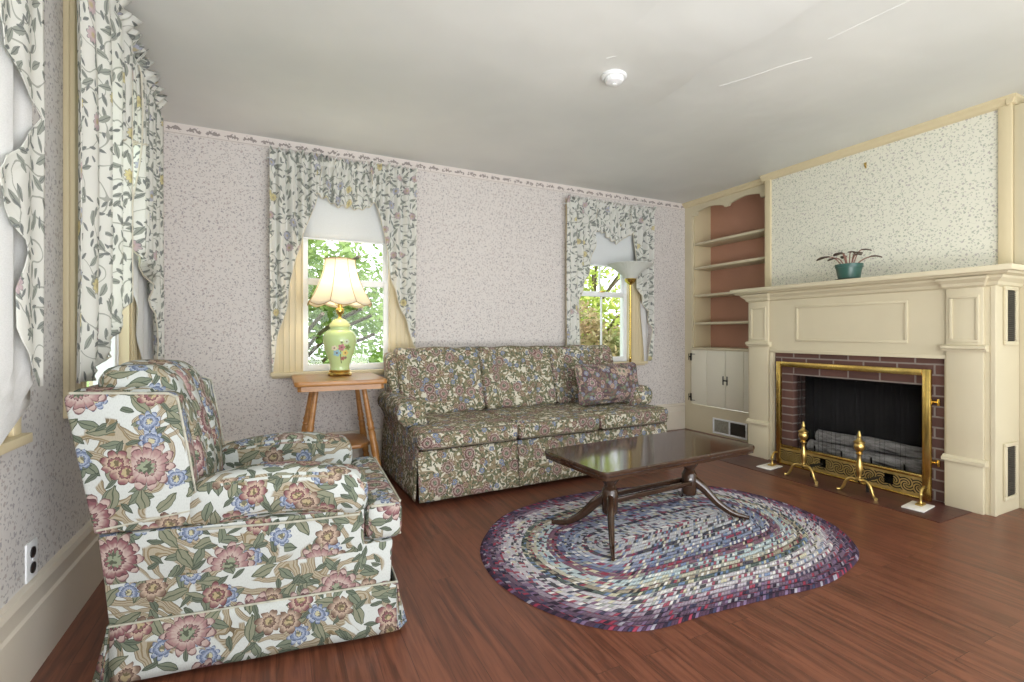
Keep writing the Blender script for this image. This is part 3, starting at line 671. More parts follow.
obj('back_panel', bx(new(), .27, .285, Y0, Y1, .88, 2.48), 'terracotta', bk, smooth=False)
for a, b in ((Y1 - .115, Y1 - .09), (Y0 + .03, Y0 + .05)): obj('side_panel', bx(new(), .03, .27, a, b, .88, 2.48), 'cream_dark', bk, smooth=False)
for z in (2.03, 1.765, 1.465, 1.165):
    obj('shelf', bx(new(), .012, .268, Y0 + .052, Y1 - .117, z - .012, z + .012, .003), 'cream', bk)
obj('counter', bx(new(), -.012, .268, Y0 + .05, Y1 - .10, .885, .905, .004), 'cream', bk)
def cab_door(y0, y1, groove, side):
    bm = new()
    for a, b in ((y0, groove - .003), (groove + .003, y1)): bx(bm, -.014, .004, a, b, .292, .876, .003)
    bx(bm, -.008, .004, y0, y1, .294, .874)
    d = obj('door', bm, 'door_white', bk)
    bm = new()
    if side > 0:
        for z in (.80, .36):
            bm = new(); bx(bm, -.018, -.013, y1 - .008, y1 + .012, z - .04, z + .04, .002); bx(bm, -.018, -.014, y1 - .055, y1 + .0, z + (.028 if z > .5 else -.034), z + (.034 if z > .5 else -.028), .001)
            bx(bm, -.018, -.014, y1 + .0, y1 + .035, z - .006, z + .006, .001); bx(bm, -.018, -.014, y1 + .028, y1 + .036, z - .035, z + .035, .001); obj('hinge', bm, 'black_iron', d)
        bm = new(); bx(bm, -.019, -.014, y0 + .014, y0 + .026, .53, .62, .002); bx(bm, -.022, -.014, y0 - .004, y0 + .02, .568, .582, .002)
        obj('latch', bm, 'black_iron', d)
    else:
        bm = new(); bx(bm, -.019, -.014, y1 - .028, y1 - .016, .53, .62, .002); bx(bm, -.022, -.014, y1 - .03, y1 - .004, .568, .582, .002)
        obj('latch', bm, 'black_iron', d)
cab_door(.004, .445, .235, 1); cab_door(-.445, -.002, -.215, -1)

vt = thing('floor_register', 'white framed air register at the foot of the bookcase', 'vent', (4.10, 3.395, .02))
bm = new()
for a in ((-.205, .205, 0, .018), (-.205, .205, .142, .16), (-.205, -.187, .018, .142), (.187, .205, .018, .142), (-.008, .008, .018, .142)): bx(bm, -.012, -.001, a[0], a[1], a[2], a[3], .003)
obj('frame', bm, 'white', vt)
def grille_bm(y0, y1, z0, z1, n, m):
    bm = new(); bx(bm, -.004, -.002, y0, y1, z0, z1)
    for i in range(1, n): bx(bm, -.008, -.004, y0 + (y1 - y0) * i / n - .0012, y0 + (y1 - y0) * i / n + .0012, z0, z1)
    for i in range(1, m): bx(bm, -.007, -.004, y0, y1, z0 + (z1 - z0) * i / m - .0012, z0 + (z1 - z0) * i / m + .0012)
    return bm
g = obj('grille', grille_bm(.008, .187, .018, .142, 14, 9), 'grey_grid', vt, smooth=False); g['label'] = 'pale grille half'
g = obj('grille', grille_bm(-.187, -.008, .018, .142, 14, 9), 'dark_grid', vt, smooth=False); g['label'] = 'dark grille half'
obj('lever', tube(new(), [(-.012, -.192, .08), (-.03, -.196, .085)], .004, 8), 'black_iron', vt)

# ------------------------------------------------------------------ mantelpiece
mp = thing('mantelpiece', 'cream painted mantelpiece surrounding the brick fireplace', 'mantelpiece', (3.71, 2.075, 0))
HY = .805                                                       # half width of face: world 1.27 .. 2.88
OY0, OY1 = -.572, .568                                          # opening (world 1.503 .. 2.643)
bm = new()
bx(bm, 0, .02, -HY, OY0, 0, 1.36); bx(bm, 0, .02, OY1, HY, 0, 1.36); bx(bm, 0, .02, OY0, OY1, .897, 1.36)
obj('face_board', bm, 'cream', mp, smooth=False)
bm = new(); bx(bm, 0.02, .318, -HY, -HY + .02, 0, 1.36); bx(bm, -.004, .03, -HY - .006, -HY + .02, 0, 1.38, .004)
obj('side_board', bm, 'cream', mp, smooth=False).__setitem__('label', 'near side board')
bm = new(); bx(bm, 0.02, .318, HY - .02, HY, 0, 1.36); obj('side_board', bm, 'cream', mp, smooth=False)
def frame_mould(bm, y0, y1, z0, z1, x=0.0, wd=.02, th=.012):
    for a, b, c_, d in ((y0, y1, z0, z0 + wd), (y0, y1, z1 - wd, z1), (y0, y0 + wd, z0 + wd, z1 - wd), (y1 - wd, y1, z0 + wd, z1 - wd)): bx(bm, x - th, x + .001, a, b, c_, d, .0025)
    return bm
for a, b in ((-.765, -.585), (.60, .785)):
    bm = new(); bx(bm, -.022, 0, a + .004, b - .004, .285, 1.34, .002)
    p = obj('pilaster', bm, 'cream', mp)
    obj('plinth', bx(new(), -.030, 0, a, b, 0, .28, .003), 'cream', p)
    bm = new(); prism(bm, [(-.022, .278), (-.045, .282), (-.045, .30), (-.032, .306), (-.022, .315), (0, .315), (0, .278)], 'y', a - .012, b + .012); obj('base_ledge', bm, 'cream', p, smooth=False)
    bm = new(); prism(bm, [(0, .945), (-.03, .945), (-.034, .958), (-.05, .962), (-.05, .978), (-.03, .985), (0, .985)], 'y', a - .014, b + .014); obj('capital_ledge', bm, 'cream', p, smooth=False)
    obj('raised_panel', frame_mould(new(), a + .02, b - .02, 1.0, 1.28, -.022, .016, .008), 'cream', p)
bm = new(); frame_mould(bm, -.381, .375, .99, 1.272, 0, .018, .008); obj('frieze_panel', bm, 'cream', mp)
bm = new(); frame_mould(bm, OY0 - .03, OY1 + .03, -.2, .92, 0, .024, .012)
for v in bm.verts:
    if v.co.z < 0: v.co.z = 0
bmesh.ops.dissolve_degenerate(bm, dist=1e-5, edges=bm.edges)
obj('opening_trim', bm, 'cream', mp)
# shelf with stepped cornice
bm = new()
def cornice(x0, y0, y1, z0, z1): bx(bm, x0, .318, y0, y1, z0, z1, .004)
prof = [(.0, 1.325), (.016, 1.335), (.022, 1.352), (.045, 1.372), (.05, 1.385), (.078, 1.394), (.086, 1.404)]
for (e0, z0), (e1, z1) in zip(prof, prof[1:]):
    t = new(); k0, k1 = e0, e1
    A = [t.verts.new(p) for p in ((-k0, -HY - k0, z0), (.318, -HY - k0, z0), (.318, HY + k0, z0), (-k0, HY + k0, z0))]
    B = [t.verts.new(p) for p in ((-k1, -HY - k1, z1), (.318, -HY - k1, z1), (.318, HY + k1, z1), (-k1, HY + k1, z1))]
    t.faces.new(A[::-1]); t.faces.new(B)
    for i in range(4): t.faces.new((A[i], A[(i + 1) % 4], B[(i + 1) % 4], B[i]))
    merge(bm, t)
    for a, b in ((-.765, -.585), (.60, .785)):     # cornice breaks forward over the pilasters
        if z1 < 1.39:
            t = new(); A = [t.verts.new(p) for p in ((-k0 - .026, a - k0 * .6, z0), (0, a - k0 * .6, z0), (0, b + k0 * .6, z0), (-k0 - .026, b + k0 * .6, z0))]
            B = [t.verts.new(p) for p in ((-k1 - .026, a - k1 * .6, z1), (0, a - k1 * .6, z1), (0, b + k1 * .6, z1), (-k1 - .026, b + k1 * .6, z1))]
            t.faces.new(A[::-1]); t.faces.new(B)
            for i in range(4): t.faces.new((A[i], A[(i + 1) % 4], B[(i + 1) % 4], B[i]))
            merge(bm, t)
obj('cornice', bm, 'cream', mp, smooth=False)
obj('shelf', bx(new(), -.115, .318, -.915, .905, 1.404, 1.437, .006), 'cream', mp)

for z0, z1, lb, nm in ((.985, 1.35 - .02, 'narrow dark grille high on the side of the mantelpiece', 'vent_grille'), (.075, .41, 'narrow grille low on the side of the mantelpiece', 'vent_grille')):
    v_ = thing(nm, lb, 'vent', (3.895, 1.27, z0)); h_ = z1 - z0
    bm = new()
    for a in ((-.085, .085, 0, .022), (-.085, .085, h_ - .022, h_), (-.085, -.058, .022, h_ - .022), (.058, .085, .022, h_ - .022)): bx(bm, a[0], a[1], -.014, -.001, a[2], a[3], .003)
    obj('frame', bm, 'cream', v_)
    bm = new(); bx(bm, -.058, .058, -.005, -.002, .022, h_ - .022)
    for i in range(1, 26): bx(bm, -.058, .058, -.009, -.005, .022 + (h_ - .044) * i / 26 - .002, .022 + (h_ - .044) * i / 26 + .002)
    for i in range(1, 8): bx(bm, -.058 + .116 * i / 8 - .001, -.058 + .116 * i / 8 + .001, -.009, -.005, .022, h_ - .022)
    obj('grille', bm, 'dark_grid', v_, smooth=False)

# ------------------------------------------------------------------ fireplace
fp = thing('fireplace', 'purple-brown brick fireplace with sooty black firebox', 'fireplace', (3.73, 2.073, 0))
F0, F1, FZ = -.45, .417, .722
bm = new(); bx(bm, .0, .10, OY0 + .001, F0, 0, .896); bx(bm, .0, .10, F1, OY1 - .001, 0, .896); bx(bm, 0, .10, F0, F1, FZ, .896)
obj('brick_surround', bm, 'brick', fp, smooth=False)
bm = new(); [obj('brick_jamb', bx(new(), .101, .16, a, b, 0, FZ + .05), 'brick_jamb', fp, smooth=False) for a, b in ((F0 - .05, F0), (F1, F1 + .05))]
bm = new(); bx(bm, .29, .298, F0 - .05, F1 + .05, 0, FZ + .05); bx(bm, .161, .29, F0 - .05, F0 - .01, 0, FZ + .05); bx(bm, .161, .29, F1 + .01, F1 + .05, 0, FZ + .05); bx(bm, .101, .29, F0 - .05, F1 + .05, FZ + .051, FZ + .06)
obj('firebox', bm, 'soot', fp, smooth=False)
obj('firebox_floor', bx(new(), .0, .29, F0, F1, .0, .006), 'soot', fp, smooth=False)
hb = bx(new(), 3.31, 3.725, 1.36, 2.93, -.01, .003); struct('trim_10', hb, 'hearth', 'flush dark red tile hearth before the fireplace', 'hearth', smooth=False)

fs = thing('fire_screen', 'brass framed fire screen with pierced fender standing on the hearth', 'fire screen', (3.665, 2.064, .004))
SY, SZ = .515, .825
bm = new()
def fbar(y0, y1, z0, z1): bx(bm, -.014, .014, y0, y1, z0, z1, .006)
fbar(-SY, -SY + .045, 0, SZ); fbar(SY - .036, SY, 0, SZ); fbar(-SY + .045, SY - .036, SZ - .042, SZ); fbar(-SY + .045, SY - .036, .135, .158); fbar(-SY + .045, SY - .036, 0, .014)
obj('frame', bm, 'brass', fs)
bm = new()
segs = [(-SY + .045, -.31), (-.255, .125), (.17, SY - .036)]
for a, b in segs: bx(bm, -.006, 0, a, b, .014, .136)
for a, b in ((-.31, -.255), (.125, .17)): bx(bm, -.006, 0, a, b, .014, .05); bx(bm, -.006, 0, a, b, .118, .136)
fd = obj('pierced_fender', bm, 'fret', fs, smooth=False); fd['label'] = 'scrollwork fender band'
for z in (.62, .24):
    bm = new(); bx(bm, .03, .048, -SY - .026, -SY - .014, z - .022, z + .022, .003); bx(bm, .036, .044, -SY - .02, -SY + .01, z - .005, z + .005, .002); bx(bm, .0, .046, -SY + .002, -SY + .012, z - .01, z + .01, .002); obj('clip', bm, 'brass', fs)
# pleated mesh curtains hang in the firebox mouth behind the frame
def mesh_curtain(y0, y1):
    bm = new()
    def f(u, v):
        y = y0 + (y1 - y0) * u; return (.09 + .008 * math.sin(u * 2 * PI * 13) + .004 * math.sin(u * 2 * PI * 29 + 1), y, .018 + (.71 - .018) * v)
    grid(bm, 160, 3, f); o = obj('mesh_curtain', bm, 'mesh', fs, ang=180)
    md = o.modifiers.new('thick', 'SOLIDIFY'); md.thickness = .0008
mesh_curtain(-.43, -.03); mesh_curtain(-.02, .40)

def wobble_log(L, r, seed):
    random.seed(seed); bm = new(); pts = []; rad = []
    for i in range(15):
        t = i / 14; pts.append((.006 * math.sin(t * 7 + seed), -L / 2 + L * t, .006 * math.sin(t * 5 + seed * 2))); rad.append(r * (1 + .08 * math.sin(t * 11 + seed) + random.uniform(-.05, .05)))
    tube(bm, pts, rad, 16); return bm
for (x, y, z, L, r, sd, lb) in ((3.852, 2.045, .155, .76, .050, 1, 'ashy grey log at lower front of the fireplace grate'), (3.966, 2.06, .155, .74, .048, 2, 'ashy grey log at lower back of the fireplace grate'), (3.905, 2.03, .243, .72, .045, 3, 'ashy grey log lying on top of the other logs')):
    bm = wobble_log(L, r, sd)
    lg = thing('log', lb, 'firewood', (x, y, z), group='logs in the fireplace')
    obj('bark', bm, 'log', lg); bm = new(); tube(bm, [(.0, L / 2 - .002, 0), (0, L / 2 + .004, 0)], r * .86, 14); obj('cut_end', bm, plain('log_end_%d' % sd, (190, 180, 164), .9, var=.15, scale=30), lg)
gr = thing('fire_grate', 'black iron grate under the logs in the fireplace', 'grate', (3.90, 2.05, .006))
bm = new()
for y in (-.3, -.1, .1, .3): tube(bm, [(-.116, y, .17), (-.108, y, .09), (.108, y, .09), (.115, y, .17)], .006, 6)
tube(bm, [(-.06, -.34, .08), (-.06, .34, .08)], .007, 6); tube(bm, [(.07, -.34, .08), (.07, .34, .08)], .007, 6)
obj('bars', bm, 'black_iron', gr)
for y in (-.3, .3):
    for x in (-.06, .07): obj('leg', tube(new(), [(x, y, 0), (x, y, .08)], .007, 6), 'black_iron', gr)

def andiron(label, loc):
    a = thing('andiron', label, 'andiron', loc, group='brass andirons before the fire screen')
    prof = capped([(.016, .088), (.022, .092), (.022, .10), (.012, .108), (.011, .12), (.017, .14), (.021, .165), (.018, .19), (.012, .225), (.010, .25), (.014, .258), (.020, .262), (.020, .268), (.013, .274), (.024, .288), (.031, .305), (.031, .318), (.026, .33), (.033, .336), (.033, .342), (.020, .35), (.012, .362), (.008, .37), (.012, .374), (.013, .380), (.009, .39), (.006, .405), (.003, .412)])
    obj('post', lathe(new(), prof, 20), 'old_brass', a)
    for sg in (-1, 1):
        pts = spline([(0, sg * .008, .086), (-.008, sg * .045, .094), (-.016, sg * .072, .07), (-.02, sg * .086, .035), (-.026, sg * .10, .012), (-.04, sg * .118, .008)], 5)
        n_ = len(pts); obj('foot', tube(new(), pts, [.011 - .004 * i / n_ for i in range(n_ - 3)] + [.008, .01, .011], 10), 'old_brass', a)
    bm = new(); tube(bm, [(.0, 0, .08), (.22, 0, .08)], .009, 8); tube(bm, [(.09, 0, .08), (.095, 0, .0)], .009, 8); obj('log_shank', bm, 'black_iron', a)
    return a
andiron('left brass andiron, nearest the bookcase', (3.43, 2.21, .004)); andiron('right brass andiron, nearest the middle of the hearth', (3.425, 1.835, .004))

for (x, y, lb, lb2) in ((3.49, 2.52, 'white marble tile on hearth at left end of the fire screen', 'brass screen foot on left marble tile'), (3.485, 1.54, 'white marble tile on hearth at right end of the fire screen', 'brass screen foot on right marble tile')):
    t_ = obj('marble_tile', bx(new(), -.09, .09, -.055, .055, 0, .008, .002), 'marble', None, (x, y, .0035), (0, 0, .12)); tag(t_, lb, 'tile', 'marble tiles on the hearth')
    b_ = thing('screen_foot', lb2, 'brass foot', (x + .03, y, .012), .12, group='brass feet on the marble tiles')
    bm = new(); bx(bm, -.035, .035, -.018, .018, 0, .012, .004); obj('base', bm, 'old_brass', b_)
    obj('post', lathe(new(), capped([(.010, .012), (.007, .02), (.006, .05), (.011, .058), (.011, .066), (.006, .074)]), 14), 'old_brass', b_)
    obj('hook', tube(new(), spline([(0, 0, .066), (.02, 0, .09), (.045, 0, .10), (.07, 0, .095)], 4), .008, 8), 'old_brass', b_)

# ------------------------------------------------------------------ potted plant on the mantel
pl = thing('potted_plant', 'small drooping plant in a green plastic pot on the mantelpiece', 'plant', (3.79, 2.10, 1.437))
obj('saucer', lathe(new(), [(0, 0), (.075, 0), (.088, .016), (.084, .018), (.072, .006), (0, .006)], 24), 'saucer', pl)
obj('pot', lathe(new(), [(0, .008), (.066, .008), (.082, .1), (.087, .1), (.088, .125), (.082, .125), (.078, .11), (0, .106)], 28), 'pot', pl)
obj('soil', lathe(new(), [(0, .113), (.077, .112), (.075, .1), (0, .1)], 16), 'soil', pl)
for k, (dx, dy, h_, sz) in enumerate(((-.03, .15, .20, .062), (.01, .07, .222, .05), (.0, -.01, .218, .045), (-.02, -.06, .205, .05), (.02, -.09, .225, .045), (-.01, .10, .185, .045), (.0, -.16, .165, .055), (-.03, -.07, .19, .04), (-.05, .02, .205, .045), (.05, .06, .20, .04))):
    b0 = (dx * .15, dy * .25, .11); tip = (dx, dy, h_)
    pts = spline([b0, ((b0[0] + dx) / 2, (b0[1] + dy) / 2, h_ * .92), tip], 5)
    lf = new(); d = Vector((dx, dy, 0)).normalized(); sd = Vector((-d.y, d.x, 0))
    def f(u, v, d=d, sd=sd, tip=Vector(tip), sz=sz):
        t = u * 2 - .6; wv = (v - .5) * 2; wd = .55 * max(0, math.sin(PI * min(1, max(0, u)))) ** .6
        return tip + d * sz * t * .75 + sd * sz * wv * wd + Vector((0, 0, -.18 * sz * t * t - .10 * sz * abs(wv) + .1 * sz))
    grid(lf, 8, 4, f); l_ = obj('leaf', lf, 'leafpurple', pl, ang=180); md = l_.modifiers.new('thick', 'SOLIDIFY'); md.thickness = .004
    obj('stem', tube(new(), pts, .0042, 6), 'stem', l_)
hk = thing('wall_hook', 'tiny dark hook in the chimney wallpaper', 'hook', (4.028, 2.112, 2.33))
obj('nail', tube(new(), spline([(0, 0, 0), (-.012, 0, -.002), (-.018, 0, .012), (-.012, 0, .02)], 4), .004, 6), 'old_brass', hk)
obj('plate', bx(new(), -.004, 0, -.006, .006, -.02, .025, .001), 'old_brass', hk)

# ------------------------------------------------------------------ ceiling detector and wall outlet
sd_ = thing('smoke_detector', 'white round smoke detector on the ceiling', 'smoke detector', (1.70, 2.175, ZC))
obj('base', lathe(new(), [(0, 0), (.07, 0), (.07, -.014), (.064, -.02), (0, -.02)], 32), 'white', sd_)
obj('cover', lathe(new(), [(.052, -.02), (.052, -.03), (.046, -.042), (.03, -.048), (.012, -.05), (.010, -.056), (0, -.057)], 32), 'white', sd_)
ol = thing('wall_outlet', 'white power outlet plate low on the left wall', 'outlet', (XL, 2.01, .345))
obj('plate', bx(new(), .0, .006, -.038, .038, -.06, .06, .003), 'white', ol)
for z in (-.024, .024):
    bm = new(); lathe(bm, capped([(.017, 0), (.017, .004)]), 20, mat=Matrix.Translation((.005, 0, z)) @ Matrix.Rotation(PI / 2, 4, 'Y')); obj('socket', bm, 'black_plastic', ol)
obj('screw', lathe(new(), capped([(.004, 0), (.004, .0025)]), 10, mat=Matrix.Translation((.0055, 0, 0)) @ Matrix.Rotation(PI / 2, 4, 'Y')), 'white', ol)

# ------------------------------------------------------------------ braided rug
def rug():
    O = RUG_OUT; C0, C1 = Vector(RUG_SEG[0]), Vector(RUG_SEG[1]); n = len(O)
    P = [Vector(p) for p in O]; dense = []
    for i in range(n):
        p0, p1, p2, p3 = P[i - 1], P[i], P[(i + 1) % n], P[(i + 2) % n]
        for k in range(10):
            t = k / 10; dense.append(.5 * ((2 * p1) + (-p0 + p2) * t + (2 * p0 - 5 * p1 + 4 * p2 - p3) * t * t + (-p0 + 3 * p1 - 3 * p2 + p3) * t ** 3))
    N = len(dense); R = 26; sub = 4; bm = new(); L = bm.loops.layers.uv.new('UVMap'); seg = C1 - C0; rows = []; pass
    for j in range(R * sub + 1):
        t = j / (R * sub); row = []
        for p in dense:
            k = max(0, min(1, (p - C0).dot(seg) / seg.length_squared)); Q = C0 + seg * k; q = Q + (p - Q) * t
            z = .006 + .005 * abs(math.sin(PI * t * R)); z = 0.001 if j == R * sub else z
            row.append(bm.verts.new((q.x, q.y, z)))
        rows.append(row)
    for ring in range(R):
        mid = rows[ring * sub + sub // 2]; ra = [0]
        for i in range(N): ra.append(ra[-1] + (mid[(i + 1) % N].co - mid[i].co).length)
        q_ = max(1, round(ra[-1] / .0165)) * .0165 / ra[-1]
        for j in range(ring * sub, ring * sub + sub):
            for i in range(N):
                k = (i + 1) % N
                f = bm.faces.new((rows[j][i], rows[j + 1][i], rows[j + 1][k], rows[j][k]))
                for lp, (a, b) in zip(f.loops, ((j, i), (j + 1, i), (j + 1, i + 1), (j, i + 1))): lp[L].uv = (min(max(a / sub, ring + .001), ring + .999), ra[b] * q_)
    bmesh.ops.remove_doubles(bm, verts=bm.verts, dist=1e-5); bmesh.ops.recalc_face_normals(bm, faces=bm.faces)
    for f in bm.faces:
        if f.normal.z < 0: f.normal_flip()
    return tag(obj('braided_rug', bm, 'rug', None, (0, 0, .0005), keepuv=True, ang=180), 'oval braided multicolour rug under the coffee table', 'rug')
RUG_OUT = [(0.881, 2.153), (0.998, 2.343), (1.168, 2.507), (1.391, 2.595), (1.67, 2.64), (2.091, 2.612), (2.567, 2.451), (2.768, 2.212), (2.817, 1.898), (2.749, 1.621), (2.615, 1.43), (2.454, 1.316), (2.235, 1.255), (2.03, 1.235), (1.80, 1.262), (1.60, 1.283), (1.412, 1.3), (1.247, 1.307), (1.119, 1.343), (1.01, 1.429), (0.922, 1.561), (0.859, 1.73), (0.836, 1.929)]
RUG_SEG = [(1.5, 1.936), (2.299, 2.006)]
rug()

# ------------------------------------------------------------------ coffee table
ct = thing('coffee_table', 'dark mahogany coffee table on two pedestals standing on the rug', 'coffee table', (1.86, 2.05, .0135), math.radians(3.5))
def rounded_rect(hx, hy, r, n=5):
    out = []
    for cx, cy, a0 in ((hx - r, hy - r, 0), (-hx + r, hy - r, 90), (-hx + r, -hy + r, 180), (hx - r, -hy + r, 270)):
        for k in range(n + 1): a = math.radians(a0 + 90 * k / n); out.append((cx + r * math.cos(a), cy + r * math.sin(a)))
    return out
bm = new()
lay = [(-.03, .362), (-.006, .37), (-.004, .386), (0, .392), (0, .404), (-.004, .411)]
t = new(); rings = []
for d, z in lay: rings.append([t.verts.new((x, y, z)) for x, y in rounded_rect(.555 + d, .258 + d, max(.012, .04 + d))])
for i in range(len(rings) - 1):
    n_ = len(rings[0])
    for k in range(n_): t.faces.new((rings[i][k], rings[i][(k + 1) % n_], rings[i + 1][(k + 1) % n_], rings[i + 1][k]))
t.faces.new(rings[0][::-1]); t.faces.new(rings[-1]); merge(bm, t)
obj('tabletop', bm, 'mahogany', ct, ang=25)
for sx in (-1, 1):
    pd = obj('pedestal', lathe(new(), capped([(.03, .10), (.04, .11), (.042, .16), (.042, .225), (.035, .235), (.028, .25), (.034, .262), (.05, .285), (.056, .31), (.05, .335), (.058, .342), (.06, .362)]), 24), 'mahogany', ct, (sx * .30, 0, 0))
    for ay in (-1, 1):
        ang = math.atan2(ay * .24, sx * .19); d = Vector((math.cos(ang), math.sin(ang), 0))
        pts = spline([d * .02 + Vector((0, 0, .19)), d * .075 + Vector((0, 0, .15)), d * .15 + Vector((0, 0, .075)), d * .23 + Vector((0, 0, .026)), d * .29 + Vector((0, 0, .014)), d * .315 + Vector((0, 0, .011))], 6)
        n_ = len(pts); obj('leg', tube(new(), pts, [.03 - .018 * min(1, i / (n_ * .8)) for i in range(n_)], 12, squash=(.75, 1.0)), 'mahogany', pd)
for y in (-.03, .045):
    bm = new(); bx(bm, -.28, .28, y - .009, y + .009, .165, .192, .004); obj('stretcher', bm, 'mahogany', ct)

# ------------------------------------------------------------------ side table
st = thing('side_table', 'honey maple side table with splayed turned legs under the window', 'table', (.385, 3.575, 0))
hx, hy, c = .285, .315, .05
oct_ = [(-hx + c, -hy), (hx - c, -hy), (hx, -hy + c), (hx, hy - c), (hx - c, hy), (-hx + c, hy), (-hx, hy - c), (-hx, -hy + c)]
oct_ = [(-hx + .02, -hy), (hx - .02, -hy), (hx, -hy + .02), (hx, hy - .02), (hx - .02, hy), (-hx + .02, hy), (-hx, hy - .02), (-hx, -hy + .02)]
bm = new(); prism(bm, oct_, 'z', .718, .75, .006); prism(bm, [(x * .93, y * .93) for x, y in oct_], 'z', .685, .719)
obj('tabletop', bm, 'honey', st)
def turned(p0, p1):
    pr = [(0, .016), (.08, .017), (.2, .018), (.34, .020), (.36, .025), (.39, .019), (.41, .025), (.43, .019), (.45, .024), (.5, .022), (.6, .026), (.66, .024), (.7, .018), (.72, .024), (.76, .025), (.79, .018), (.81, .023), (.86, .022), (.93, .015), (1, .012)]
    a, b = Vector(p0), Vector(p1); return tube(new(), [a.lerp(b, t) for t, _ in pr], [r for _, r in pr], 14)
for sx in (-1, 1):
    for sy in (-1, 1): obj('leg', turned((sx * .15, sy * .17, .69), (sx * .255, sy * .275, 0)), 'honey', st)
obj('lower_shelf', prism(new(), [(-.20, -.13), (-.13, -.215), (.13, -.215), (.20, -.13), (.20, .13), (.13, .215), (-.13, .215), (-.20, .13)], 'z', .28, .305, .005), 'honey', st)

# ------------------------------------------------------------------ table lamp
tl = thing('table_lamp', 'lit lamp with flowered yellow-green jar base and ivory scalloped shade', 'lamp', (.415, 3.70, .7505))
obj('base', lathe(new(), capped([(.082, .004), (.086, .012), (.08, .02), (.072, .026), (.076, .034), (.07, .042)]), 28), 'old_brass', tl)
for k in range(4):
    a = PI / 4 + k * PI / 2; obj('foot', tube(new(), [(.07 * math.cos(a), .07 * math.sin(a), .012), (.092 * math.cos(a), .092 * math.sin(a), .006), (.1 * math.cos(a), .1 * math.sin(a), .006)], [.012, .009, .006], 8), 'old_brass', tl)
obj('jar', lathe(new(), [(0, .042), (.068, .042), (.066, .06), (.07, .09), (.088, .14), (.106, .2), (.116, .25), (.115, .285), (.098, .315), (.072, .33), (.068, .345), (.07, .352)], 40), 'jar', tl)
obj('lid', lathe(new(), [(.072, .35), (.075, .358), (.07, .372), (.052, .395), (.028, .41), (.012, .415), (0, .416)], 32), 'lampgreen_plain', tl)
obj('neck', lathe(new(), capped([(.016, .412), (.01, .422), (.012, .435), (.026, .452), (.03, .475), (.026, .485), (.016, .49), (.016, .52)]), 20), 'brass', tl)
def shade_mod(r, z, a):
    g = abs(math.cos(a * 4)); t = (z - .52) / .32                  # 8 panels, ribs where cos = 0 is largest
    return r * (1 - .05 * g * (1 - t * .3)), z - .024 * g * max(0, 1 - t * 4)
sp = []
for i in range(18):
    t = i / 17; sp.append((.108 + .118 * (1 - t) ** 1.75, .525 + .315 * t))
bm = lathe(new(), sp, 96, mod=shade_mod); sh = obj('shade', bm, 'lampshade', tl, ang=180); md = sh.modifiers.new('thick', 'SOLIDIFY'); md.thickness = .0012
bm = new()
for k in range(8):
    a = (k + .5) * PI / 4; pts = []
    for r, z in sp:
        rr, zz = shade_mod(r, z, a); pts.append(((rr + .001) * math.cos(a), (rr + .001) * math.sin(a), zz))
    tube(bm, pts, .0022, 6)
for idx in (0, -1):
    r, z = sp[idx]; pts = []
    for k in range(97):
        a = 2 * PI * k / 96; rr, zz = shade_mod(r, z, a); pts.append(((rr + .001) * math.cos(a), (rr + .001) * math.sin(a), zz))
    tube(bm, pts, .0028, 6)
obj('trim_braid', bm, plain('tan_braid', (176, 146, 104), .8), sh)
obj('bulb', lathe(new(), capped([(.012, .52), (.014, .54), (.028, .575), (.03, .6), (.02, .628), (.006, .636)]), 16), 'frosted', tl)
obj('harp', tube(new(), spline([(.018, 0, .5), (.06, 0, .58), (.06, 0, .72), (.01, 0, .835), (-.01, 0, .835), (-.06, 0, .72), (-.06, 0, .58), (-.018, 0, .5)], 5), .0022, 6), 'brass', tl)
obj('finial', lathe(new(), capped([(.006, .835), (.01, .842), (.009, .855), (.003, .868)]), 12), 'brass', tl)
pt = bpy.data.lights.new('lamp_bulb_light', 'POINT'); pt.energy = 5; pt.color = (1, .9, .76); pt.shadow_soft_size = .045
po = bpy.data.objects.new('lamp_bulb_light', pt); COL.objects.link(po); po.location = (.415, 3.70, .75 + .665)

# ------------------------------------------------------------------ torchiere
fl = thing('floor_lamp', 'brass torchiere with fluted white glass bowl behind the sofa', 'floor lamp', (3.154, 3.78, 0))
obj('base', lathe(new(), capped([(.13, 0), (.13, .012), (.11, .022), (.04, .035), (.016, .05)]), 32), 'brass', fl)
obj('pole', lathe(new(), capped([(.012, .04), (.012, .8), (.015, .805), (.015, .82), (.012, .825), (.012, 1.55)]), 16), 'brass', fl)
obj('socket_cup', lathe(new(), capped([(.012, 1.535), (.03, 1.55), (.05, 1.57), (.058, 1.592), (.052, 1.60)]), 24), 'brass', fl)
def flute(r, z, a): return r * (1 + .018 * math.cos(a * 36) * min(1, max(0, (r - .05) / .05))), z
obj('glass_bowl', lathe(new(), [(.05, 1.595), (.062, 1.612), (.085, 1.632), (.12, 1.665), (.16, 1.70), (.20, 1.725), (.222, 1.735), (.224, 1.741), (.19, 1.73), (.14, 1.692), (.08, 1.64), (.05, 1.605)], 144, mod=flute), 'frosted', fl)

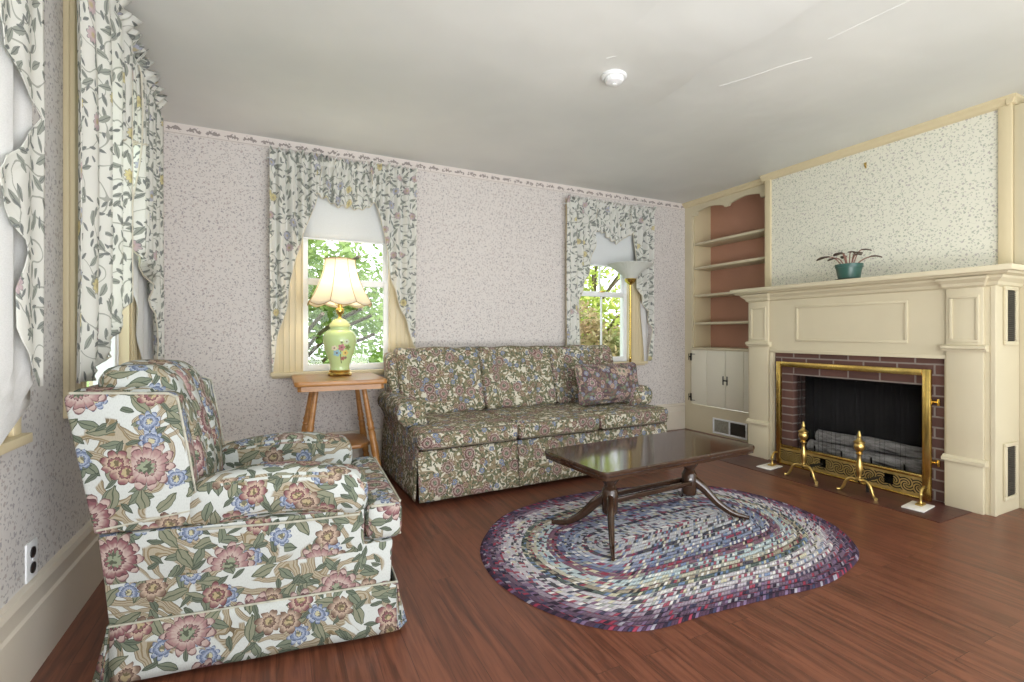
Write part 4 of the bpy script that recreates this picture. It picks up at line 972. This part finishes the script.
# ------------------------------------------------------------------ sofa
sf = thing('sofa', 'floral tapestry three-seat sofa with channelled back before the back wall', 'sofa', (1.80, 2.90, 0), math.radians(2.0))
FAB = 'sofa_fabric'; HW = 1.03
bm = new(); bx(bm, -HW + .03, HW - .03, .03, .90, .10, .33, .02); obj('base', bm, FAB, sf)
for s0, s1 in ((-HW, -.345), (-.338, .338), (.345, HW)):                       # front skirt in three lengths with kick pleats
    bm = new()
    def f(u, v, s0=s0, s1=s1): return (s0 + (s1 - s0) * u, .018 - .030 * v + .003 * math.sin(u * 30) * v, .332 - .30 * v)
    grid(bm, 30, 8, f); o = obj('skirt', bm, FAB, sf); md = o.modifiers.new('thick', 'SOLIDIFY'); md.thickness = .008
for sx in (-1, 1):
    bm = new()
    def f(u, v, sx=sx): return (sx * (HW - .005 + .022 * v), .03 + .88 * u, .40 - .368 * v)
    grid(bm, 20, 8, f); o = obj('skirt', bm, FAB, sf); md = o.modifiers.new('thick', 'SOLIDIFY'); md.thickness = .008
    for x, y in ((sx * .95, .07), (sx * .95, .85)): obj('foot', lathe(new(), capped([(.02, 0), (.025, .05), (.03, .102)]), 12, (x, y, 0)), 'black_plastic', sf)
def cushion_outline(x0, x1, notch):
    y0, y1 = -.025, .66
    if notch == 0: return [(x0, y0), (x1, y0), (x1, y1), (x0, y1)]
    if notch < 0: return [(x0, y0), (x1, y0), (x1, y1), (x0 + .17, y1), (x0 + .17, .235), (x0, .235)]
    return [(x0, y0), (x1, y0), (x1, .235), (x1 - .17, .235), (x1 - .17, y1), (x0, y1)]
def soft_slab(pts, z0, z1, bv, puffz):
    t = new(); prism(t, pts, 'z', z0, z1, bv, 4)
    bmesh.ops.remove_doubles(t, verts=t.verts, dist=1e-5); return t
for s0, s1, nt in ((-HW - .005, -.344, -1), (-.342, .342, 0), (.344, HW + .005, 1)):
    c_ = obj('seat_cushion', soft_slab(cushion_outline(s0 + .002, s1 - .002, nt), .338, .462, .036, .01), FAB, sf, ang=60)
    o_ = cushion_outline(s0 + .006, s1 - .006, nt); bm = new()
    for z in (.352, .450): tube(bm, [(o_[0][0] + .03, o_[0][1] + .004, z), (o_[1][0] - .03, o_[1][1] + .004, z)], .0045, 6)
    obj('piping', bm, 'sofa_piping', c_)
for sx in (-1, 1):
    a_ = obj('arm', prism(new(), [(sx * .885, .12), (sx * 1.015, .12), (sx * 1.03, .44), (sx * 1.06, .5), (sx * .92, .56), (sx * .885, .45)], 'y', .245, .90, .015), FAB, sf)
    bm = new()
    def roll(u, v, sx=sx):
        ang = 2 * PI * v; y = .235 + .62 * u; r = .088 * (1 - .12 * u); e = 1.0
        return (sx * (1.0 + .0 * u) + math.cos(ang) * r * 1.1, y, .527 + .02 * u + math.sin(ang) * r)
    grid(bm, 16, 20, roll)
    def capf(u, v, sx=sx):
        ang = 2 * PI * v; r = .088 * u; return (sx * 1.0 + math.cos(ang) * r * 1.1, .235 - .018 * (1 - u * u) ** .5, .527 + math.sin(ang) * r)
    grid(bm, 6, 20, capf); bmesh.ops.remove_doubles(bm, verts=bm.verts, dist=1e-4); bmesh.ops.recalc_face_normals(bm, faces=bm.faces)
    obj('arm_roll', bm, FAB, a_, ang=70)
def lean(o, p):                                                                # back rest leans: y grows with height
    z = o.z + .24; return Vector((o.x, o.y + z * .30, o.z))
for k, (s0, s1) in enumerate(((-.965, -.318), (-.308, .348), (.358, 1.03))):
    wd = (s1 - s0) / 2
    def chan(o, p, wd=wd, k=k):
        q = o.x / wd; z = o.z + .24
        rib = .05 * (abs(math.cos(q * PI)) ** .7) - .012; o.x *= 1 + .012 * max(0, z)
        if o.y < 0: o.y -= rib * (1 - .25 * (z / .48))
        o.z += (.014 * abs(math.cos(q * PI)) if o.z > .1 else 0)
        o.y += z * .30; return o
    bm = new(); puff(bm, ((s0 + s1) / 2, .665, .695), (wd + .004, .085, .238), .045, (0, .01, .004), 22, chan)
    obj('back_cushion', bm, FAB, sf, ang=70)
for sx in (-.975, 1.045):                                                              # narrow wings closing the back at both ends
    bm = new(); puff(bm, (sx, .72, .675), (.055, .11, .235), .05, (0, 0, 0), 4, lean); obj('wing', bm, FAB, sf, ang=70)
bm = new(); prism(bm, [(.72, .15), (.90, .15), (.955, .88), (.83, .90), (.76, .5)], 'x', -.96, 1.03, .02); obj('back_frame', bm, FAB, sf)

pw = thing('throw_pillow', 'dark mauve floral pillow leaning at the right end of the sofa', 'pillow', (2.50, 3.21, .462), math.radians(1))
def pil(o, p):
    q = (p[0] / .33) ** 2; r_ = (p[2] / .175) ** 2
    o.y *= (1 - .55 * max(q, r_) ** 3); o.x *= 1 - .05 * (1 - r_); o.z *= 1 - .07 * (1 - q); return o
bm = new(); puff(bm, (0, 0, 0), (.33, .06, .175), .055, (0, .035, 0), 8, pil); bmesh.ops.transform(bm, matrix=Matrix.Translation((0, .06, .176)) @ Matrix.Rotation(-.22, 4, 'X'), verts=bm.verts)
obj('cover', bm, 'pillow_fabric', pw, ang=80)

# ------------------------------------------------------------------ armchair (local x forward, y across, origin under the seat)
ARZ = math.radians(-2.5)
ac = thing('armchair', 'floral tapestry armchair in the left foreground', 'armchair', (.385 - .42 * math.cos(ARZ) - .36 * math.sin(ARZ), 1.70 - .42 * math.sin(ARZ) + .36 * math.cos(ARZ), 0), ARZ)
FAB = 'chair_fabric'
def A(x): return x + .42                                                        # a (0 at front) -> local x
W = .36
bm = new(); prism(bm, [(A(-.83), .12), (A(-.03), .12), (A(-.018), .325), (A(-.62), .325), (A(-.62), .33), (A(-.85), .33)], 'y', -W + .004, W - .004, .012); obj('base', bm, FAB, ac)
for sy in (-1, 1):
    bm = new(); prism(bm, [(A(-.848), .30), (A(-.112), .30), (A(-.112), .452), (A(-.865), .452)], 'y', sy * W, sy * (W - .13), .01); o = obj('arm_panel', bm, FAB, ac)
    bm = new()
    def arm(o, p):
        t = (o.x + .26) / .52; o.z += .028 * math.sin(PI * min(1, max(0, t))) - .012 * t; o.y *= 1 - .06 * (1 - t); return o
    puff(bm, (A(-.372), sy * (W - .065), .508), (.275, .088, .075), .056, (0, .006, .008), 10, arm)
    ar = obj('arm_pad', bm, FAB, o, ang=70)
    pts = [(A(-.61), sy * (W + .006), .442), (A(-.36), sy * (W + .018), .437), (A(-.13), sy * (W + .010), .435)]
    obj('piping', tube(new(), spline(pts, 4), .0038, 6), 'piping', ar)
# skirt: four lengths with open corner pleats
for (p, q, nx, ny) in (((A(-.83), -W), (A(-.008), -W), 0, -1), ((A(-.83), W), (A(-.008), W), 0, 1), ((A(-.01), -W + .002), (A(-.01), W - .002), 1, 0), ((A(-.838), -W + .002), (A(-.838), W - .002), -1, 0)):
    bm = new()
    def f(u, v, p=p, q=q, nx=nx, ny=ny):
        x = p[0] + (q[0] - p[0]) * u; y = p[1] + (q[1] - p[1]) * u; k = .004 + .016 * v + .003 * math.sin(u * 17) * v
        return (x + nx * k, y + ny * k, .18 - .160 * v)
    grid(bm, 24, 6, f); o = obj('skirt', bm, FAB, ac); md = o.modifiers.new('thick', 'SOLIDIFY'); md.thickness = .006
for sx, sy in ((A(-.835), -1), (A(-.012), -1), (A(-.012), 1), (A(-.835), 1)):
    o_ = 1 if sx > 0 else -1
    bm = new(); prism(bm, [(sx, sy * (W - .002)), (sx + o_ * .012, sy * (W + .01)), (sx + o_ * .05, sy * (W - .03)), (sx + o_ * .01, sy * (W - .05))], 'z', .012, .17, .003)
    for v in bm.verts:
        if v.co.z > .1: v.co.x = sx + (v.co.x - sx) * .2; v.co.y = sy * (W - .01) + (v.co.y - sy * (W - .01)) * .2
    obj('corner_pleat', bm, FAB, ac)
bm = new()
lp = [(A(-.834), -W - .004), (A(-.004), -W - .004), (A(-.004), W + .004), (A(-.834), W + .004), (A(-.834), -W - .004)]
tube(bm, [(x, y, .181) for x, y in lp], .0045, 6); obj('skirt_piping', bm, 'piping', ac)
# T-shaped seat cushion
to = [(A(.018), -W - .002), (A(.018), W + .002), (A(-.108), W + .002), (A(-.108), W - .155), (A(-.57), W - .155), (A(-.57), -W + .155), (A(-.108), -W + .155), (A(-.108), -W - .002)]
bm = soft_slab(to, .328, .462, .034, 0); sc_ = obj('seat_cushion', bm, FAB, ac, ang=60)
bm = new(); tube(bm, [(A(.012), -W + .03, .452), (A(.012), W - .03, .452)], .0045, 6); tube(bm, [(A(.012), -W + .03, .338), (A(.012), W - .03, .338)], .0045, 6); tube(bm, [(A(-.09), -W + .001, .453), (A(-.01), -W + .001, .453)], .0045, 6); obj('piping', bm, 'piping', sc_)
# back: shell, wings and three puffed channels
bm = new(); prism(bm, [(A(-.855), .30), (A(-.66), .30), (A(-.70), .80), (A(-.74), .885), (A(-.945), .885)], 'y', -W + .05, W - .05, .02); obj('back_shell', bm, FAB, ac)
for sy in (-1, 1):
    bm = new(); prism(bm, [(A(-.872), .458), (A(-.605), .456), (A(-.632), .68), (A(-.662), .855), (A(-.685), .868), (A(-.93), .878), (A(-.945), .865)], 'y', sy * (W - .105), sy * (W + .004), .022, 3); wg = obj('wing', bm, FAB, ac, ang=50)
    e = [(A(-.865), .47), (A(-.605), .505), (A(-.632), .68), (A(-.662), .855), (A(-.685), .868), (A(-.93), .878)]
    obj('piping', tube(new(), [(x, sy * (W + .002), z) for x, z in e], .0038, 6), 'piping', wg)
for k, yc in enumerate((-.178, 0, .178)):
    def chn(o, p):
        z = o.z + .27; o.x += -z * .20 + (.02 * math.sin(PI * min(1, z / .5)) if o.x > 0 else 0); return o
    bm = new(); puff(bm, (A(-.70), yc, .70), (.10, .095, .240 + (.008 if k == 1 else 0)), .05, (.012, .0, .012), 8, chn); obj('back_channel', bm, FAB, ac, ang=70)

for part_ in ac.children_recursive:                                             # the chair narrows towards its back
    for v in part_.data.vertices: v.co.y *= 1 - .21 * max(0.0, min(1.1, (.42 - v.co.x) / .85))

# ------------------------------------------------------------------ outside
struct('lawn', bx(new(), -14, 16, -4, 30, -.5, -.4), 'grass', 'sunlit lawn outside the windows', 'lawn', smooth=False)['kind'] = 'stuff'
def bush(name, label, cat, loc, R, H, n, mat, size, seed, trunk=True):
    random.seed(seed); r = thing(name, label, cat, loc); bm = new()
    blobs = [(Vector((random.uniform(-.6, .6) * R, random.uniform(-.5, .5) * R, random.uniform(.15, .9) * H)), random.uniform(.28, .5) * R) for _ in range(22)]
    for i in range(n):
        c, rr = random.choice(blobs); d = Vector((random.gauss(0, 1), random.gauss(0, 1), random.gauss(0, 1))).normalized(); p = c + d * rr * random.uniform(.65, 1.0)
        if p.z < .15: p.z = random.uniform(.15, .4)
        a = Vector((random.gauss(0, 1), random.gauss(0, 1), random.gauss(0, .7))).normalized(); b = a.cross(Vector((random.gauss(0, 1), random.gauss(0, 1), random.gauss(0, 1)))).normalized(); s_ = size * random.uniform(.6, 1.3)
        V = [bm.verts.new(p + x) for x in (a * s_, b * s_ * .42, -a * s_, -b * s_ * .42)]; bm.faces.new(V)
    obj('foliage', bm, mat, r, smooth=False)
    if trunk:
        bm = new(); tube(bm, [(0, 0, 0), (.05, 0, H * .3), (-.03, .02, H * .7)], [.09, .07, .03], 8)
        for k in range(9):
            a = random.random() * 6.28; z = H * random.uniform(.2, .6); tube(bm, spline([(0, 0, z), (math.cos(a) * R * .35, math.sin(a) * R * .35, z + H * .18), (math.cos(a) * R * .75, math.sin(a) * R * .75, z + H * .28)], 4), .025, 6)
        obj('trunk', bm, 'bark', r)
    return r
bush('garden_shrub', 'green leafy shrub outside the table lamp window', 'shrub', (.15, 7.2, -.4), 1.5, 3.0, 5200, 'leaf_mid', .07, 3)
bush('garden_tree', 'taller green tree far outside the table lamp window', 'tree', (2.6, 11.5, -.4), 1.8, 4.0, 4500, 'leaf_mid', .08, 5)
bush('garden_shrub', 'yellow-green shrub outside upper torchiere window', 'shrub', (6.2, 8.6, -.4), 1.7, 3.9, 8000, 'leaf_yellow', .08, 8)
bush('garden_shrub', 'rosy mixed shrub outside lower torchiere window', 'shrub', (4.9, 6.3, -.4), 1.0, 1.9, 6000, 'leaf_red', .05, 9)
